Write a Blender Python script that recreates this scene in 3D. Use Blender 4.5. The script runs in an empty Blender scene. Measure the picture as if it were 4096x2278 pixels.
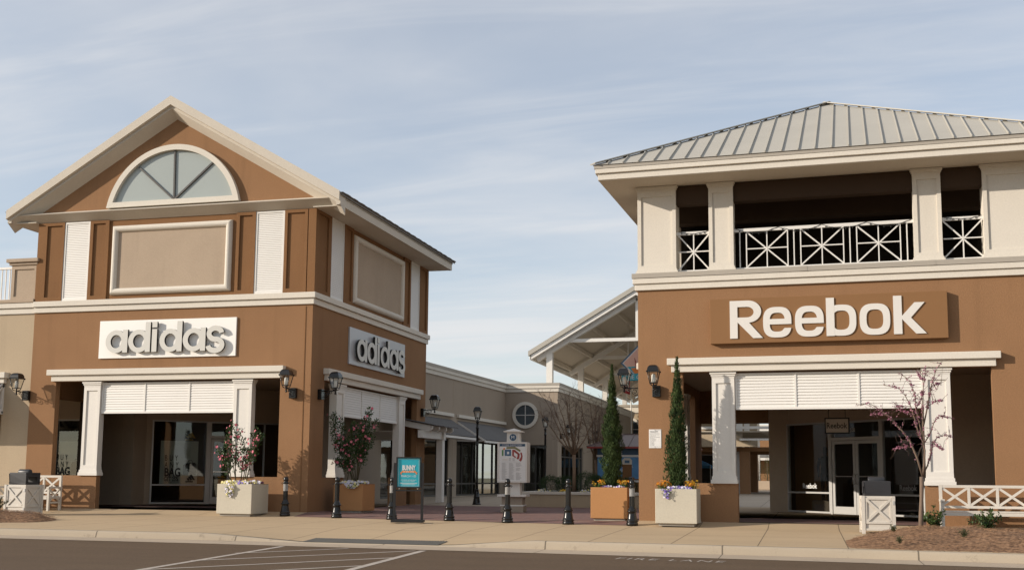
import bpy, bmesh, math, random
from mathutils import Vector, Matrix

R_ = math.radians
C = bpy.context.scene.collection
scene = bpy.context.scene
rnd = random.Random(7)

# ------------------------------------------------------------------ camera
cam_d = bpy.data.cameras.new('camera')
cam = bpy.data.objects.new('camera', cam_d)
C.objects.link(cam)
cam_d.sensor_width = 36.0
cam_d.lens = 4480 / 4096 * 36
cam_d.shift_y = 226 / 4096
cam_d.clip_start = 0.1
cam_d.clip_end = 3000
yaw, pit, rol = R_(-14.68), R_(6.9), R_(0.47)
f0 = Vector((math.sin(yaw), math.cos(yaw), 0)); r0 = Vector((math.cos(yaw), -math.sin(yaw), 0)); u0 = Vector((0, 0, 1))
fw = f0 * math.cos(pit) + u0 * math.sin(pit)
up = u0 * math.cos(pit) - f0 * math.sin(pit)
rt = r0 * math.cos(rol) + up * math.sin(rol)
up = up * math.cos(rol) - r0 * math.sin(rol)
cam.matrix_world = Matrix(((rt.x, up.x, -fw.x, 0), (rt.y, up.y, -fw.y, 0), (rt.z, up.z, -fw.z, 1.1), (0, 0, 0, 1)))
scene.camera = cam

# ------------------------------------------------------------------ light
SUN_EL, SUN_AZ = R_(19), R_(62)          # azimuth from the facade normal (-y) towards -x
sun_vec = Vector((-math.sin(SUN_AZ) * math.cos(SUN_EL), -math.cos(SUN_AZ) * math.cos(SUN_EL), math.sin(SUN_EL)))
sd = bpy.data.lights.new('sun', 'SUN'); sd.energy = 4.4; sd.angle = R_(0.5); sd.color = (1.0, 0.89, 0.76)
so = bpy.data.objects.new('sun', sd); C.objects.link(so)
so.rotation_euler = sun_vec.to_track_quat('Z', 'Y').to_euler()
so.location = (-30, -20, 30)

w = bpy.data.worlds.new('World'); scene.world = w; w.use_nodes = True
nt = w.node_tree; nt.nodes.clear()
out = nt.nodes.new('ShaderNodeOutputWorld'); bg = nt.nodes.new('ShaderNodeBackground')
sky = nt.nodes.new('ShaderNodeTexSky'); sky.sky_type = 'NISHITA'; sky.sun_disc = False
sky.sun_elevation = SUN_EL; sky.sun_rotation = math.atan2(sun_vec.x, sun_vec.y)
sky.air_density = 1.0; sky.dust_density = 0.4; sky.ozone_density = 2.0
tc = nt.nodes.new('ShaderNodeTexCoord')
# thin cirrus: the view direction is projected onto a high flat layer and two noises streak across it
sep = nt.nodes.new('ShaderNodeSeparateXYZ'); nt.links.new(tc.outputs['Generated'], sep.inputs[0])
def wm(op, a, b=None):
    n = nt.nodes.new('ShaderNodeMath'); n.operation = op
    for i, x in enumerate((a, b)):
        if x is None: continue
        if isinstance(x, (int, float)): n.inputs[i].default_value = x
        else: nt.links.new(x, n.inputs[i])
    return n.outputs[0]
zz = wm('MAXIMUM', wm('ADD', sep.outputs[2], 0.12), 0.05)
comb = nt.nodes.new('ShaderNodeCombineXYZ')
nt.links.new(wm('DIVIDE', sep.outputs[0], zz), comb.inputs[0]); nt.links.new(wm('DIVIDE', sep.outputs[1], zz), comb.inputs[1])
def cloud(rot, scl, det, rough, dist, lo, hi):
    mp = nt.nodes.new('ShaderNodeMapping'); mp.inputs['Rotation'].default_value = (0, 0, rot); mp.inputs['Scale'].default_value = scl
    nt.links.new(comb.outputs[0], mp.inputs[0])
    n = nt.nodes.new('ShaderNodeTexNoise'); n.inputs['Scale'].default_value = 1.0; n.inputs['Detail'].default_value = det
    n.inputs['Roughness'].default_value = rough; n.inputs['Distortion'].default_value = dist
    nt.links.new(mp.outputs[0], n.inputs['Vector'])
    mr = nt.nodes.new('ShaderNodeMapRange'); mr.interpolation_type = 'SMOOTHSTEP'
    mr.inputs['From Min'].default_value = lo; mr.inputs['From Max'].default_value = hi
    nt.links.new(n.outputs['Fac'], mr.inputs['Value'])
    return mr.outputs[0]
c1 = cloud(R_(-30), (0.40, 0.9, 1), 6, 0.55, 0.5, 0.34, 0.70)
c2 = cloud(R_(-20), (0.8, 3.4, 1), 7, 0.58, 0.7, 0.40, 0.78)
cov = wm('ADD', wm('ADD', wm('MULTIPLY', c1, 0.34), wm('MULTIPLY', c2, 0.26)), 0.40)
mixc = nt.nodes.new('ShaderNodeMix'); mixc.data_type = 'RGBA'
nt.links.new(cov, mixc.inputs[0]); nt.links.new(sky.outputs[0], mixc.inputs[6])
mixc.inputs[7].default_value = (5.3, 5.3, 5.35, 1)
nt.links.new(mixc.outputs[2], bg.inputs[0]); bg.inputs[1].default_value = 0.128
nt.links.new(bg.outputs[0], out.inputs[0])

scene.view_settings.view_transform = 'Standard'; scene.view_settings.look = 'None'
scene.view_settings.exposure = 0.27; scene.view_settings.gamma = 1.0
scene.view_settings.use_curve_mapping = False

# ------------------------------------------------------------------ frames: A = gabled store on the left, B = hip-roofed store on the right
A0 = Vector((-14.64, 31.57, 0)); B0 = Vector((-4.28, 29.66, 0)); BR = R_(-2.4)
BM = Matrix.Translation(B0) @ Matrix.Rotation(BR, 4, 'Z')
def AW(u, v, z=0): return (A0.x + u, A0.y + v, z)
def BW(u, v, z=0): return tuple(BM @ Vector((u, v, z)))

# ------------------------------------------------------------------ materials
def principled(name):
    m = bpy.data.materials.new(name); m.use_nodes = True
    return m, m.node_tree, m.node_tree.nodes['Principled BSDF']
def _n(t, kind, **kw):
    n = t.nodes.new(kind)
    for k, v in kw.items(): n.inputs[k].default_value = v
    return n
def mat(name, col, rough=0.8, var=0.10, scale=0.7, bump=0.0, bscale=60, metal=0.0, spec=0.3, fine=0.06, fscale=25, streak=0.0):
    """base colour with broad and fine noise in value, optional vertical weather streaks and bump"""
    m, t, b = principled(name)
    tc = t.nodes.new('ShaderNodeTexCoord')
    def noise(sc, det, vec=None):
        n = _n(t, 'ShaderNodeTexNoise', Scale=sc, Detail=det, Roughness=0.6)
        t.links.new(vec or tc.outputs['Object'], n.inputs['Vector']); return n.outputs['Fac']
    def mth(op, a, c):
        n = t.nodes.new('ShaderNodeMath'); n.operation = op
        for i, x in enumerate((a, c)):
            if isinstance(x, (int, float)): n.inputs[i].default_value = x
            else: t.links.new(x, n.inputs[i])
        return n.outputs[0]
    v = mth('MULTIPLY', mth('SUBTRACT', noise(scale, 5), 0.5), var * 4)
    v = mth('ADD', v, mth('MULTIPLY', mth('SUBTRACT', noise(fscale, 3), 0.5), fine * 4))
    if streak:
        mp = t.nodes.new('ShaderNodeMapping'); mp.inputs['Scale'].default_value = (2.2, 2.2, 0.16)
        t.links.new(tc.outputs['Object'], mp.inputs[0])
        v = mth('SUBTRACT', v, mth('MULTIPLY', mth('MAXIMUM', mth('SUBTRACT', noise(1.0, 6, mp.outputs[0]), 0.52), 0.0), streak * 5))
    hsv = t.nodes.new('ShaderNodeHueSaturation'); hsv.inputs['Color'].default_value = (*col, 1)
    t.links.new(mth('ADD', v, 1.0), hsv.inputs['Value']); t.links.new(hsv.outputs[0], b.inputs['Base Color'])
    b.inputs['Roughness'].default_value = rough; b.inputs['Metallic'].default_value = metal
    b.inputs['Specular IOR Level'].default_value = spec
    if bump:
        bp = t.nodes.new('ShaderNodeBump'); bp.inputs['Strength'].default_value = bump; bp.inputs['Distance'].default_value = 0.02
        t.links.new(noise(bscale, 4), bp.inputs['Height']); t.links.new(bp.outputs[0], b.inputs['Normal'])
    return m
M = {}
M['brown'] = mat('brown_stucco', (0.265, 0.147, 0.076), 0.92, 0.075, 0.45, 0.5, 45, spec=0.15, streak=0.09, fine=0.10, fscale=32)
M['brown2'] = mat('dark_brown_stucco', (0.215, 0.112, 0.052), 0.92, 0.07, 0.6, 0.5, 45, spec=0.15, streak=0.09, fine=0.10, fscale=32)
M['orange'] = mat('orange_stucco', (0.40, 0.205, 0.088), 0.9, 0.04, 0.8, 0.25, 60, spec=0.15)
M['tan'] = mat('tan_stucco', (0.42, 0.335, 0.235), 0.92, 0.05, 0.5, 0.3, 45, spec=0.15, streak=0.07, fine=0.09, fscale=32)
M['tan2'] = mat('taupe_stucco', (0.40, 0.315, 0.235), 0.92, 0.06, 0.8, 0.3, 45, spec=0.15, streak=0.07, fine=0.09, fscale=32)
M['greytan'] = mat('grey_tan_stucco', (0.335, 0.275, 0.215), 0.92, 0.05, 0.4, 0.2, 45, spec=0.15, streak=0.04)
M['taupe'] = mat('taupe_plaster', (0.44, 0.35, 0.262), 0.92, 0.05, 0.5, 0.2, 45, spec=0.15)
M['fascia'] = mat('tan_cream_fascia', (0.54, 0.49, 0.415), 0.85, 0.04, 0.8, 0.2, 60, spec=0.2, streak=0.03)
M['trim'] = mat('cream_trim', (0.63, 0.585, 0.51), 0.85, 0.035, 0.8, 0.2, 60, spec=0.2, streak=0.025)
M['soffit'] = mat('cream_soffit', (0.56, 0.51, 0.43), 0.9, 0.03, 0.6, 0.1, 60, spec=0.15)
M['white'] = mat('white_paint', (0.66, 0.63, 0.58), 0.55, 0.025, 1.2, spec=0.35, fine=0.03, streak=0.02)
M['whitem'] = mat('white_metal', (0.69, 0.67, 0.63), 0.45, 0.02, 1.2, spec=0.4, fine=0.02)
M['greymetal'] = mat('grey_standing_seam', (0.40, 0.38, 0.335), 0.7, 0.05, 0.7, spec=0.15, fine=0.03)
M['capmetal'] = mat('grey_cap_flashing', (0.36, 0.325, 0.275), 0.5, 0.05, 1.0, spec=0.4, fine=0.03)
M['galv'] = mat('corrugated_grey_metal', (0.15, 0.145, 0.14), 0.7, 0.06, 1.0, spec=0.15)
M['shingle'] = mat('grey_shingle', (0.17, 0.155, 0.14), 0.9, 0.15, 3.0, 0.5, 30, fine=0.15)
M['black'] = mat('black_enamel', (0.008, 0.008, 0.008), 0.25, 0.1, 3.0, spec=0.45)
M['blackm'] = mat('black_matt_metal', (0.016, 0.015, 0.015), 0.5, 0.1, 3.0, spec=0.4)
M['plastic'] = mat('dark_plastic', (0.028, 0.028, 0.031), 0.42, 0.08, 3.0, spec=0.45)
M['alu'] = mat('aluminium_frame', (0.50, 0.49, 0.47), 0.4, 0.04, 2.0, spec=0.5, metal=0.3)
M['darkframe'] = mat('dark_bronze_frame', (0.05, 0.045, 0.04), 0.4, 0.05, 2.0, spec=0.5)
M['chrome'] = mat('polished_metal', (0.65, 0.65, 0.65), 0.2, 0.02, 2.0, metal=0.9)
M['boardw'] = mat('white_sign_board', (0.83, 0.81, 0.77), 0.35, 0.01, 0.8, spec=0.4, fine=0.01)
M['boardshade'] = mat('shaded_sign_board', (0.42, 0.43, 0.45), 0.3, 0.02, 0.8, spec=0.5, fine=0.01)  # same board as the front sign; its shaded, reflecting look is in the colour
M['letterg'] = mat('pale_grey_letter', (0.56, 0.55, 0.51), 0.4, 0.01, 1.0, spec=0.4, fine=0.01)
M['letterside'] = mat('letter_return_shade', (0.02, 0.02, 0.02), 0.4)  # shadow-side darkness of the letter returns put into the colour, on every side
M['letterw'] = mat('white_letter', (0.66, 0.635, 0.595), 0.45, 0.02, 2.0, spec=0.35, fine=0.01)
M['ink'] = mat('dark_grey_vinyl', (0.035, 0.034, 0.033), 0.6, 0.02, 2.0)
M['vinylw'] = mat('white_vinyl', (0.72, 0.72, 0.70), 0.6, 0.02, 2.0)
M['navy'] = mat('navy_print', (0.025, 0.07, 0.13), 0.4, 0.03, 3.0)
M['teal'] = mat('teal_print', (0.03, 0.36, 0.45), 0.35, 0.03, 3.0)
M['blue'] = mat('sky_blue_print', (0.09, 0.25, 0.48), 0.4, 0.22, 2.5)
M['signwhite'] = mat('white_print', (0.70, 0.69, 0.67), 0.4, 0.02, 2.0)
M['orangep'] = mat('orange_print', (0.70, 0.22, 0.05), 0.5, 0.03, 3.0)
M['pinkp'] = mat('pink_print', (0.70, 0.42, 0.33), 0.5, 0.03, 3.0)
M['red'] = mat('brick_red_print', (0.30, 0.06, 0.05), 0.5, 0.15, 30)
M['olive'] = mat('olive_print', (0.20, 0.19, 0.09), 0.5, 0.15, 30)
M['steelb'] = mat('steel_blue_print', (0.07, 0.14, 0.22), 0.5, 0.15, 30)
M['greenp'] = mat('green_print', (0.10, 0.22, 0.08), 0.5, 0.15, 30)
M['greyp'] = mat('grey_print', (0.30, 0.29, 0.28), 0.5, 0.03, 30)
M['bulb'] = mat('frosted_lamp_tube', (0.75, 0.74, 0.70), 0.3, 0.02, 3.0)
M['brownmetal'] = mat('brown_metal_roof', (0.13, 0.085, 0.07), 0.45, 0.05, 1.0, spec=0.4)
M['bark'] = mat('grey_brown_bark', (0.16, 0.115, 0.085), 0.9, 0.12, 6.0, 0.4, 40)
M['bark2'] = mat('tan_smooth_bark', (0.22, 0.15, 0.10), 0.85, 0.12, 6.0, 0.3, 40)
M['stem'] = mat('green_brown_stem', (0.09, 0.075, 0.04), 0.8, 0.1, 10)
M['twig'] = mat('dark_twig', (0.10, 0.065, 0.05), 0.9, 0.1, 10)
M['twig2'] = mat('tan_twig', (0.165, 0.115, 0.085), 0.9, 0.1, 10)
M['soil'] = mat('dark_soil', (0.05, 0.035, 0.025), 0.95, 0.15, 5)
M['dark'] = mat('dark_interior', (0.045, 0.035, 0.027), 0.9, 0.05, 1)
M['interior'] = mat('dim_interior_wall', (0.17, 0.13, 0.10), 0.9, 0.05, 1)
M['mannequin'] = mat('charcoal_clothing', (0.02, 0.02, 0.021), 0.8, 0.05, 4)
M['skin'] = mat('grey_mannequin_skin', (0.16, 0.14, 0.12), 0.6, 0.02, 4)
M['bluetent'] = mat('blue_canvas', (0.05, 0.16, 0.30), 0.8, 0.05, 2)
M['winglass'] = mat('pale_spandrel_glass', (0.34, 0.375, 0.36), 0.18, 0.03, 0.5, spec=0.5, fine=0.0)
M['darkglass'] = mat('dark_spandrel_glass', (0.055, 0.07, 0.08), 0.2, 0.1, 1.5, spec=0.5, fine=0.05)
M['furn'] = mat('cream_grey_paint', (0.56, 0.52, 0.46), 0.6, 0.03, 2.0, spec=0.3)
M['mat'] = mat('dark_grey_tactile', (0.13, 0.125, 0.115), 0.95, 0.08, 8, spec=0.05)
M['fluteline'] = mat('silver_reflective_strip', (0.55, 0.54, 0.52), 0.4, 0.05, 5)
M['flagred'] = mat('flag_cloth', (0.40, 0.05, 0.06), 0.8, 0.05, 4)

def leafmat(name, c1, c2, rough=0.5, trans=0.25, sc=6.0):
    m, t, b = principled(name)
    tc = t.nodes.new('ShaderNodeTexCoord'); n = _n(t, 'ShaderNodeTexNoise', Scale=sc, Detail=3.0)
    t.links.new(tc.outputs['Object'], n.inputs['Vector'])
    oi = t.nodes.new('ShaderNodeMix'); oi.data_type = 'RGBA'
    oi.inputs[6].default_value = (*c1, 1); oi.inputs[7].default_value = (*c2, 1)
    mr = t.nodes.new('ShaderNodeMapRange'); mr.inputs['From Min'].default_value = 0.32; mr.inputs['From Max'].default_value = 0.68
    t.links.new(n.outputs['Fac'], mr.inputs['Value']); t.links.new(mr.outputs[0], oi.inputs[0])
    t.links.new(oi.outputs[2], b.inputs['Base Color']); b.inputs['Roughness'].default_value = rough
    b.inputs['Specular IOR Level'].default_value = 0.35
    tr = t.nodes.new('ShaderNodeBsdfTranslucent'); t.links.new(oi.outputs[2], tr.inputs[0])
    mx = t.nodes.new('ShaderNodeMixShader'); mx.inputs[0].default_value = trans
    t.links.new(b.outputs[0], mx.inputs[1]); t.links.new(tr.outputs[0], mx.inputs[2])
    t.links.new(mx.outputs[0], t.nodes['Material Output'].inputs[0])
    return m
M['cypress'] = leafmat('cypress_green', (0.018, 0.036, 0.010), (0.058, 0.092, 0.024), 0.8, 0.10, 5)
M['camleaf'] = leafmat('glossy_dark_leaf', (0.018, 0.042, 0.012), (0.06, 0.105, 0.028), 0.4, 0.15, 8)
M['campink'] = leafmat('pink_petal', (0.62, 0.13, 0.19), (0.78, 0.30, 0.36), 0.6, 0.2, 20)
M['redbud'] = leafmat('magenta_blossom', (0.34, 0.11, 0.19), (0.52, 0.27, 0.35), 0.6, 0.2, 12)
M['panleaf'] = leafmat('pansy_leaf', (0.03, 0.07, 0.015), (0.10, 0.17, 0.04), 0.5, 0.2, 14)
M['panyellow'] = leafmat('pale_yellow_petal', (0.70, 0.60, 0.16), (0.80, 0.74, 0.46), 0.6, 0.2, 25)
M['panpurple'] = leafmat('purple_petal', (0.12, 0.07, 0.34), (0.36, 0.27, 0.62), 0.6, 0.2, 25)
M['panwhite'] = leafmat('white_lilac_petal', (0.58, 0.54, 0.68), (0.74, 0.72, 0.76), 0.6, 0.2, 25)
M['pandark'] = leafmat('maroon_petal', (0.06, 0.015, 0.03), (0.13, 0.03, 0.06), 0.6, 0.2, 25)
M['wallorange'] = leafmat('orange_petal', (0.80, 0.26, 0.02), (0.82, 0.42, 0.03), 0.6, 0.2, 20)
M['wallyellow'] = leafmat('golden_petal', (0.68, 0.36, 0.03), (0.75, 0.52, 0.05), 0.6, 0.2, 20)
M['box'] = leafmat('boxwood_green', (0.015, 0.035, 0.01), (0.045, 0.085, 0.02), 0.5, 0.15, 7)
M['holly'] = leafmat('holly_green', (0.03, 0.058, 0.016), (0.08, 0.12, 0.034), 0.32, 0.2, 9)
M['spirea'] = leafmat('olive_shrub', (0.03, 0.045, 0.014), (0.085, 0.09, 0.03), 0.6, 0.2, 9)
M['straw'] = leafmat('pine_straw', (0.09, 0.045, 0.024), (0.36, 0.21, 0.115), 0.85, 0.05, 14)

def glassmat(name, tint, refl=0.10):
    m = bpy.data.materials.new(name); m.use_nodes = True; t = m.node_tree; t.nodes.clear()
    o = t.nodes.new('ShaderNodeOutputMaterial'); tr = t.nodes.new('ShaderNodeBsdfTransparent'); tr.inputs[0].default_value = (*tint, 1)
    gl = t.nodes.new('ShaderNodeBsdfGlossy'); gl.inputs['Roughness'].default_value = 0.02; gl.inputs[0].default_value = (0.85, 0.9, 0.92, 1)
    tc = t.nodes.new('ShaderNodeTexCoord'); n = _n(t, 'ShaderNodeTexNoise', Scale=0.9, Detail=1.0); t.links.new(tc.outputs['Object'], n.inputs['Vector'])
    bp = t.nodes.new('ShaderNodeBump'); bp.inputs['Strength'].default_value = 0.025; bp.inputs['Distance'].default_value = 0.1
    t.links.new(n.outputs['Fac'], bp.inputs['Height']); t.links.new(bp.outputs[0], gl.inputs['Normal'])
    fr = t.nodes.new('ShaderNodeLayerWeight'); fr.inputs[0].default_value = 0.5
    pw = t.nodes.new('ShaderNodeMath'); pw.operation = 'POWER'; pw.inputs[1].default_value = 4.5; t.links.new(fr.outputs['Facing'], pw.inputs[0])
    ad = t.nodes.new('ShaderNodeMath'); ad.operation = 'MULTIPLY_ADD'; ad.inputs[1].default_value = 0.85; ad.inputs[2].default_value = refl
    t.links.new(pw.outputs[0], ad.inputs[0])
    mx = t.nodes.new('ShaderNodeMixShader'); t.links.new(ad.outputs[0], mx.inputs[0])
    t.links.new(tr.outputs[0], mx.inputs[1]); t.links.new(gl.outputs[0], mx.inputs[2]); t.links.new(mx.outputs[0], o.inputs[0])
    return m
M['glass'] = glassmat('storefront_glass', (0.74, 0.78, 0.76))
M['lampglass'] = glassmat('lantern_glass', (0.9, 0.9, 0.88), 0.05)

# ------------------------------------------------------------------ mesh builder
class MB:
    def __init__(s): s.v = []; s.f = []; s.smooth = set()
    def add(s, vs, fs, smooth=False):
        o = len(s.v); s.v.extend([tuple(p) for p in vs])
        for f in fs:
            if smooth: s.smooth.add(len(s.f))
            s.f.append(tuple(i + o for i in f))
        return s
    def box(s, x0, x1, y0, y1, z0, z1):
        if x0 > x1: x0, x1 = x1, x0
        if y0 > y1: y0, y1 = y1, y0
        if z0 > z1: z0, z1 = z1, z0
        return s.add([(x0, y0, z0), (x1, y0, z0), (x1, y1, z0), (x0, y1, z0), (x0, y0, z1), (x1, y0, z1), (x1, y1, z1), (x0, y1, z1)],
                     [(0, 3, 2, 1), (4, 5, 6, 7), (0, 1, 5, 4), (1, 2, 6, 5), (2, 3, 7, 6), (3, 0, 4, 7)])
    def bar(s, p, q, w, h, upv=(0, 0, 1)):
        """rectangular beam from p to q; w across, h along upv"""
        p = Vector(p); q = Vector(q); d = (q - p).normalized(); u = Vector(upv)
        if abs(d.dot(u)) > 0.98: u = Vector((0, 1, 0))
        a = d.cross(u).normalized() * w / 2; b = a.cross(d).normalized() * h / 2
        vs = [p - a - b, p + a - b, p + a + b, p - a + b, q - a - b, q + a - b, q + a + b, q - a + b]
        return s.add(vs, [(0, 3, 2, 1), (4, 5, 6, 7), (0, 1, 5, 4), (1, 2, 6, 5), (2, 3, 7, 6), (3, 0, 4, 7)])
    def tube(s, pts, rad, n=8, smooth=True):
        pts = [Vector(p) for p in pts]
        rads = rad if isinstance(rad, (list, tuple)) else [rad] * len(pts)
        vs = []; fs = []; ref = None
        for i, p in enumerate(pts):
            d = (pts[min(i + 1, len(pts) - 1)] - pts[max(i - 1, 0)]).normalized()
            if ref is None: ref = d.orthogonal().normalized()
            a = (ref - d * ref.dot(d))
            if a.length < 1e-4: a = d.orthogonal()
            a.normalize(); ref = a; b = d.cross(a)
            for k in range(n):
                t = 2 * math.pi * k / n; vs.append(p + (a * math.cos(t) + b * math.sin(t)) * rads[i])
        for i in range(len(pts) - 1):
            for k in range(n):
                k2 = (k + 1) % n; fs.append((i * n + k, i * n + k2, (i + 1) * n + k2, (i + 1) * n + k))
        s.add(vs, fs, smooth)
        o = len(s.v) - len(vs)
        s.f.append(tuple(o + k for k in reversed(range(n)))); s.f.append(tuple(o + (len(pts) - 1) * n + k for k in range(n)))
        return s
    def lathe(s, prof, n=20, cx=0, cy=0, smooth=True):
        vs = []; fs = []
        for r, z in prof:
            for k in range(n):
                t = 2 * math.pi * k / n; vs.append((cx + r * math.cos(t), cy + r * math.sin(t), z))
        for i in range(len(prof) - 1):
            for k in range(n):
                k2 = (k + 1) % n; fs.append((i * n + k, i * n + k2, (i + 1) * n + k2, (i + 1) * n + k))
        s.add(vs, fs, smooth); o = len(s.v) - len(vs)
        s.f.append(tuple(o + k for k in reversed(range(n)))); s.f.append(tuple(o + (len(prof) - 1) * n + k for k in range(n)))
        return s
    def prism(s, poly, axis, a, b):
        """poly of 2-D points in the plane across axis ('x': (y,z), 'y': (x,z), 'z': (x,y)), extruded a..b"""
        def P(p, t): return {'x': (t, p[0], p[1]), 'y': (p[0], t, p[1]), 'z': (p[0], p[1], t)}[axis]
        n = len(poly); vs = [P(p, a) for p in poly] + [P(p, b) for p in poly]
        fs = [tuple(range(n)), tuple(reversed(range(n, 2 * n)))] + [(i, n + i, n + (i + 1) % n, (i + 1) % n) for i in range(n)]
        return s.add(vs, fs)
    def loft(s, rings, closed=True, caps=True):
        n = len(rings[0]); vs = [p for r in rings for p in r]; fs = []
        for i in range(len(rings) - 1):
            for k in range(n if closed else n - 1):
                k2 = (k + 1) % n; fs.append((i * n + k, i * n + k2, (i + 1) * n + k2, (i + 1) * n + k))
        if caps: fs += [tuple(reversed(range(n))), tuple((len(rings) - 1) * n + k for k in range(n))]
        return s.add(vs, fs)
    def wall(s, axis, a0, a1, z0, z1, t0, t1, holes=()):
        """wall along axis 'x' or 'y' from a0..a1, thickness t0..t1 on the other axis, with rectangular holes (a,b,z,z)"""
        As = sorted({a0, a1, *[h[0] for h in holes], *[h[1] for h in holes]}); Zs = sorted({z0, z1, *[h[2] for h in holes], *[h[3] for h in holes]})
        As = [a for a in As if a0 <= a <= a1]; Zs = [z for z in Zs if z0 <= z <= z1]
        def solid(i, j):
            if i < 0 or j < 0 or i >= len(As) - 1 or j >= len(Zs) - 1: return False
            ca, cz = (As[i] + As[i + 1]) / 2, (Zs[j] + Zs[j + 1]) / 2
            return not any(h[0] < ca < h[1] and h[2] < cz < h[3] for h in holes)
        def P(a, t, z): return (a, t, z) if axis == 'x' else (t, a, z)
        for i in range(len(As) - 1):
            for j in range(len(Zs) - 1):
                if not solid(i, j): continue
                l, r, b, t = As[i], As[i + 1], Zs[j], Zs[j + 1]
                for T in (t0, t1): s.add([P(l, T, b), P(r, T, b), P(r, T, t), P(l, T, t)], [(0, 1, 2, 3)])
                if not solid(i - 1, j): s.add([P(l, t0, b), P(l, t1, b), P(l, t1, t), P(l, t0, t)], [(0, 1, 2, 3)])
                if not solid(i + 1, j): s.add([P(r, t0, b), P(r, t1, b), P(r, t1, t), P(r, t0, t)], [(0, 1, 2, 3)])
                if not solid(i, j - 1): s.add([P(l, t0, b), P(r, t0, b), P(r, t1, b), P(l, t1, b)], [(0, 1, 2, 3)])
                if not solid(i, j + 1): s.add([P(l, t0, t), P(r, t0, t), P(r, t1, t), P(l, t1, t)], [(0, 1, 2, 3)])
        return s
    def quad(s, a, b, c, d): return s.add([a, b, c, d], [(0, 1, 2, 3)])
    def xform(s, mtx):
        s.v = [tuple(mtx @ Vector(p)) for p in s.v]; return s
    def build(s, name, m, parent=None, bevel=0.0, weld=True):
        me = bpy.data.meshes.new(name); me.from_pydata(s.v, [], s.f)
        if s.smooth:
            for i in s.smooth: me.polygons[i].use_smooth = True
        bm = bmesh.new(); bm.from_mesh(me)
        if weld: bmesh.ops.remove_doubles(bm, verts=bm.verts, dist=0.0004)
        if len(bm.faces) < 60000: bmesh.ops.recalc_face_normals(bm, faces=bm.faces)
        bm.to_mesh(me); bm.free()
        me.materials.append(m)
        o = bpy.data.objects.new(name, me); C.objects.link(o)
        if parent: o.parent = parent
        if bevel:
            md = o.modifiers.new('bevel', 'BEVEL'); md.width = bevel; md.segments = 2; md.limit_method = 'ANGLE'; md.angle_limit = R_(40)
        return o

def tag(o, label, cat, group=None):
    o['label'] = label; o['category'] = cat
    if group: o['group'] = group
    return o
def thing(name, label, cat, loc=(0, 0, 0), rotz=0.0, group=None):
    o = bpy.data.objects.new(name, None); C.objects.link(o); o.empty_display_size = 0.2
    o.location = loc; o.rotation_euler = (0, 0, rotz)
    return tag(o, label, cat, group)
def struct(o, kind='structure'): o['kind'] = kind; return o
def kids(o): return [c for c in C.objects if c.parent == o]
def dup(root, loc, rotz, label, group=None, skip=(), scale=None):
    r = root.copy(); C.objects.link(r); r.location = loc; r.rotation_euler = (0, 0, rotz); r['label'] = label
    if group: r['group'] = group
    if scale: r.scale = scale
    def rec(src, dst):
        for ch in kids(src):
            if ch.name.split('.')[0] in skip: continue
            c = ch.copy(); C.objects.link(c); c.parent = dst; rec(ch, c)
    rec(root, r)
    return r

def text(body, size, m, parent, loc, rot=(R_(90), 0, 0), name='lettering', ext=0.0, offset=0.0, sx=1.0, align='LEFT', space=1.0, line=1.0):
    cu = bpy.data.curves.new(name, 'FONT'); cu.body = body; cu.size = size; cu.extrude = ext; cu.offset = offset
    cu.align_x = align; cu.space_character = space; cu.space_line = line; cu.resolution_u = 3
    t = bpy.data.objects.new(name + '_tmp', cu); C.objects.link(t)
    bpy.context.view_layer.update()
    me = bpy.data.meshes.new_from_object(t.evaluated_get(bpy.context.evaluated_depsgraph_get()))
    bpy.data.objects.remove(t); bpy.data.curves.remove(cu)
    for v in me.vertices: v.co.x *= sx
    me.name = name; me.materials.clear(); me.materials.append(m)
    o = bpy.data.objects.new(name, me); C.objects.link(o); o.location = loc; o.rotation_euler = rot
    if parent: o.parent = parent
    return o
def outline(splines, ext):
    """2-D filled outline with holes -> list of (verts, faces); lies in x,z with depth along -y"""
    cu = bpy.data.curves.new('o', 'CURVE'); cu.dimensions = '2D'; cu.fill_mode = 'BOTH'; cu.extrude = ext
    for pts in splines:
        sp = cu.splines.new('POLY'); sp.points.add(len(pts) - 1); sp.use_cyclic_u = True
        for i, p in enumerate(pts): sp.points[i].co = (p[0], p[1], 0, 1)
    t = bpy.data.objects.new('o', cu); C.objects.link(t); bpy.context.view_layer.update()
    me = bpy.data.meshes.new_from_object(t.evaluated_get(bpy.context.evaluated_depsgraph_get()))
    bpy.data.objects.remove(t); bpy.data.curves.remove(cu)
    vs = [(v.co.x, -v.co.z, v.co.y) for v in me.vertices]; fs = [tuple(p.vertices) for p in me.polygons]
    bpy.data.meshes.remove(me)
    return vs, fs
def sell(cx, cz, a, b, n=2.0, k=72):
    r = []
    for i in range(k):
        t = 2 * math.pi * i / k; c, s_ = math.cos(t), math.sin(t)
        r.append((cx + a * math.copysign(abs(c) ** (2 / n), c), cz + b * math.copysign(abs(s_) ** (2 / n), s_)))
    return r
M['film'] = mat('pale_window_film', (0.50, 0.52, 0.47), 0.6, 0.03, 2)
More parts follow.
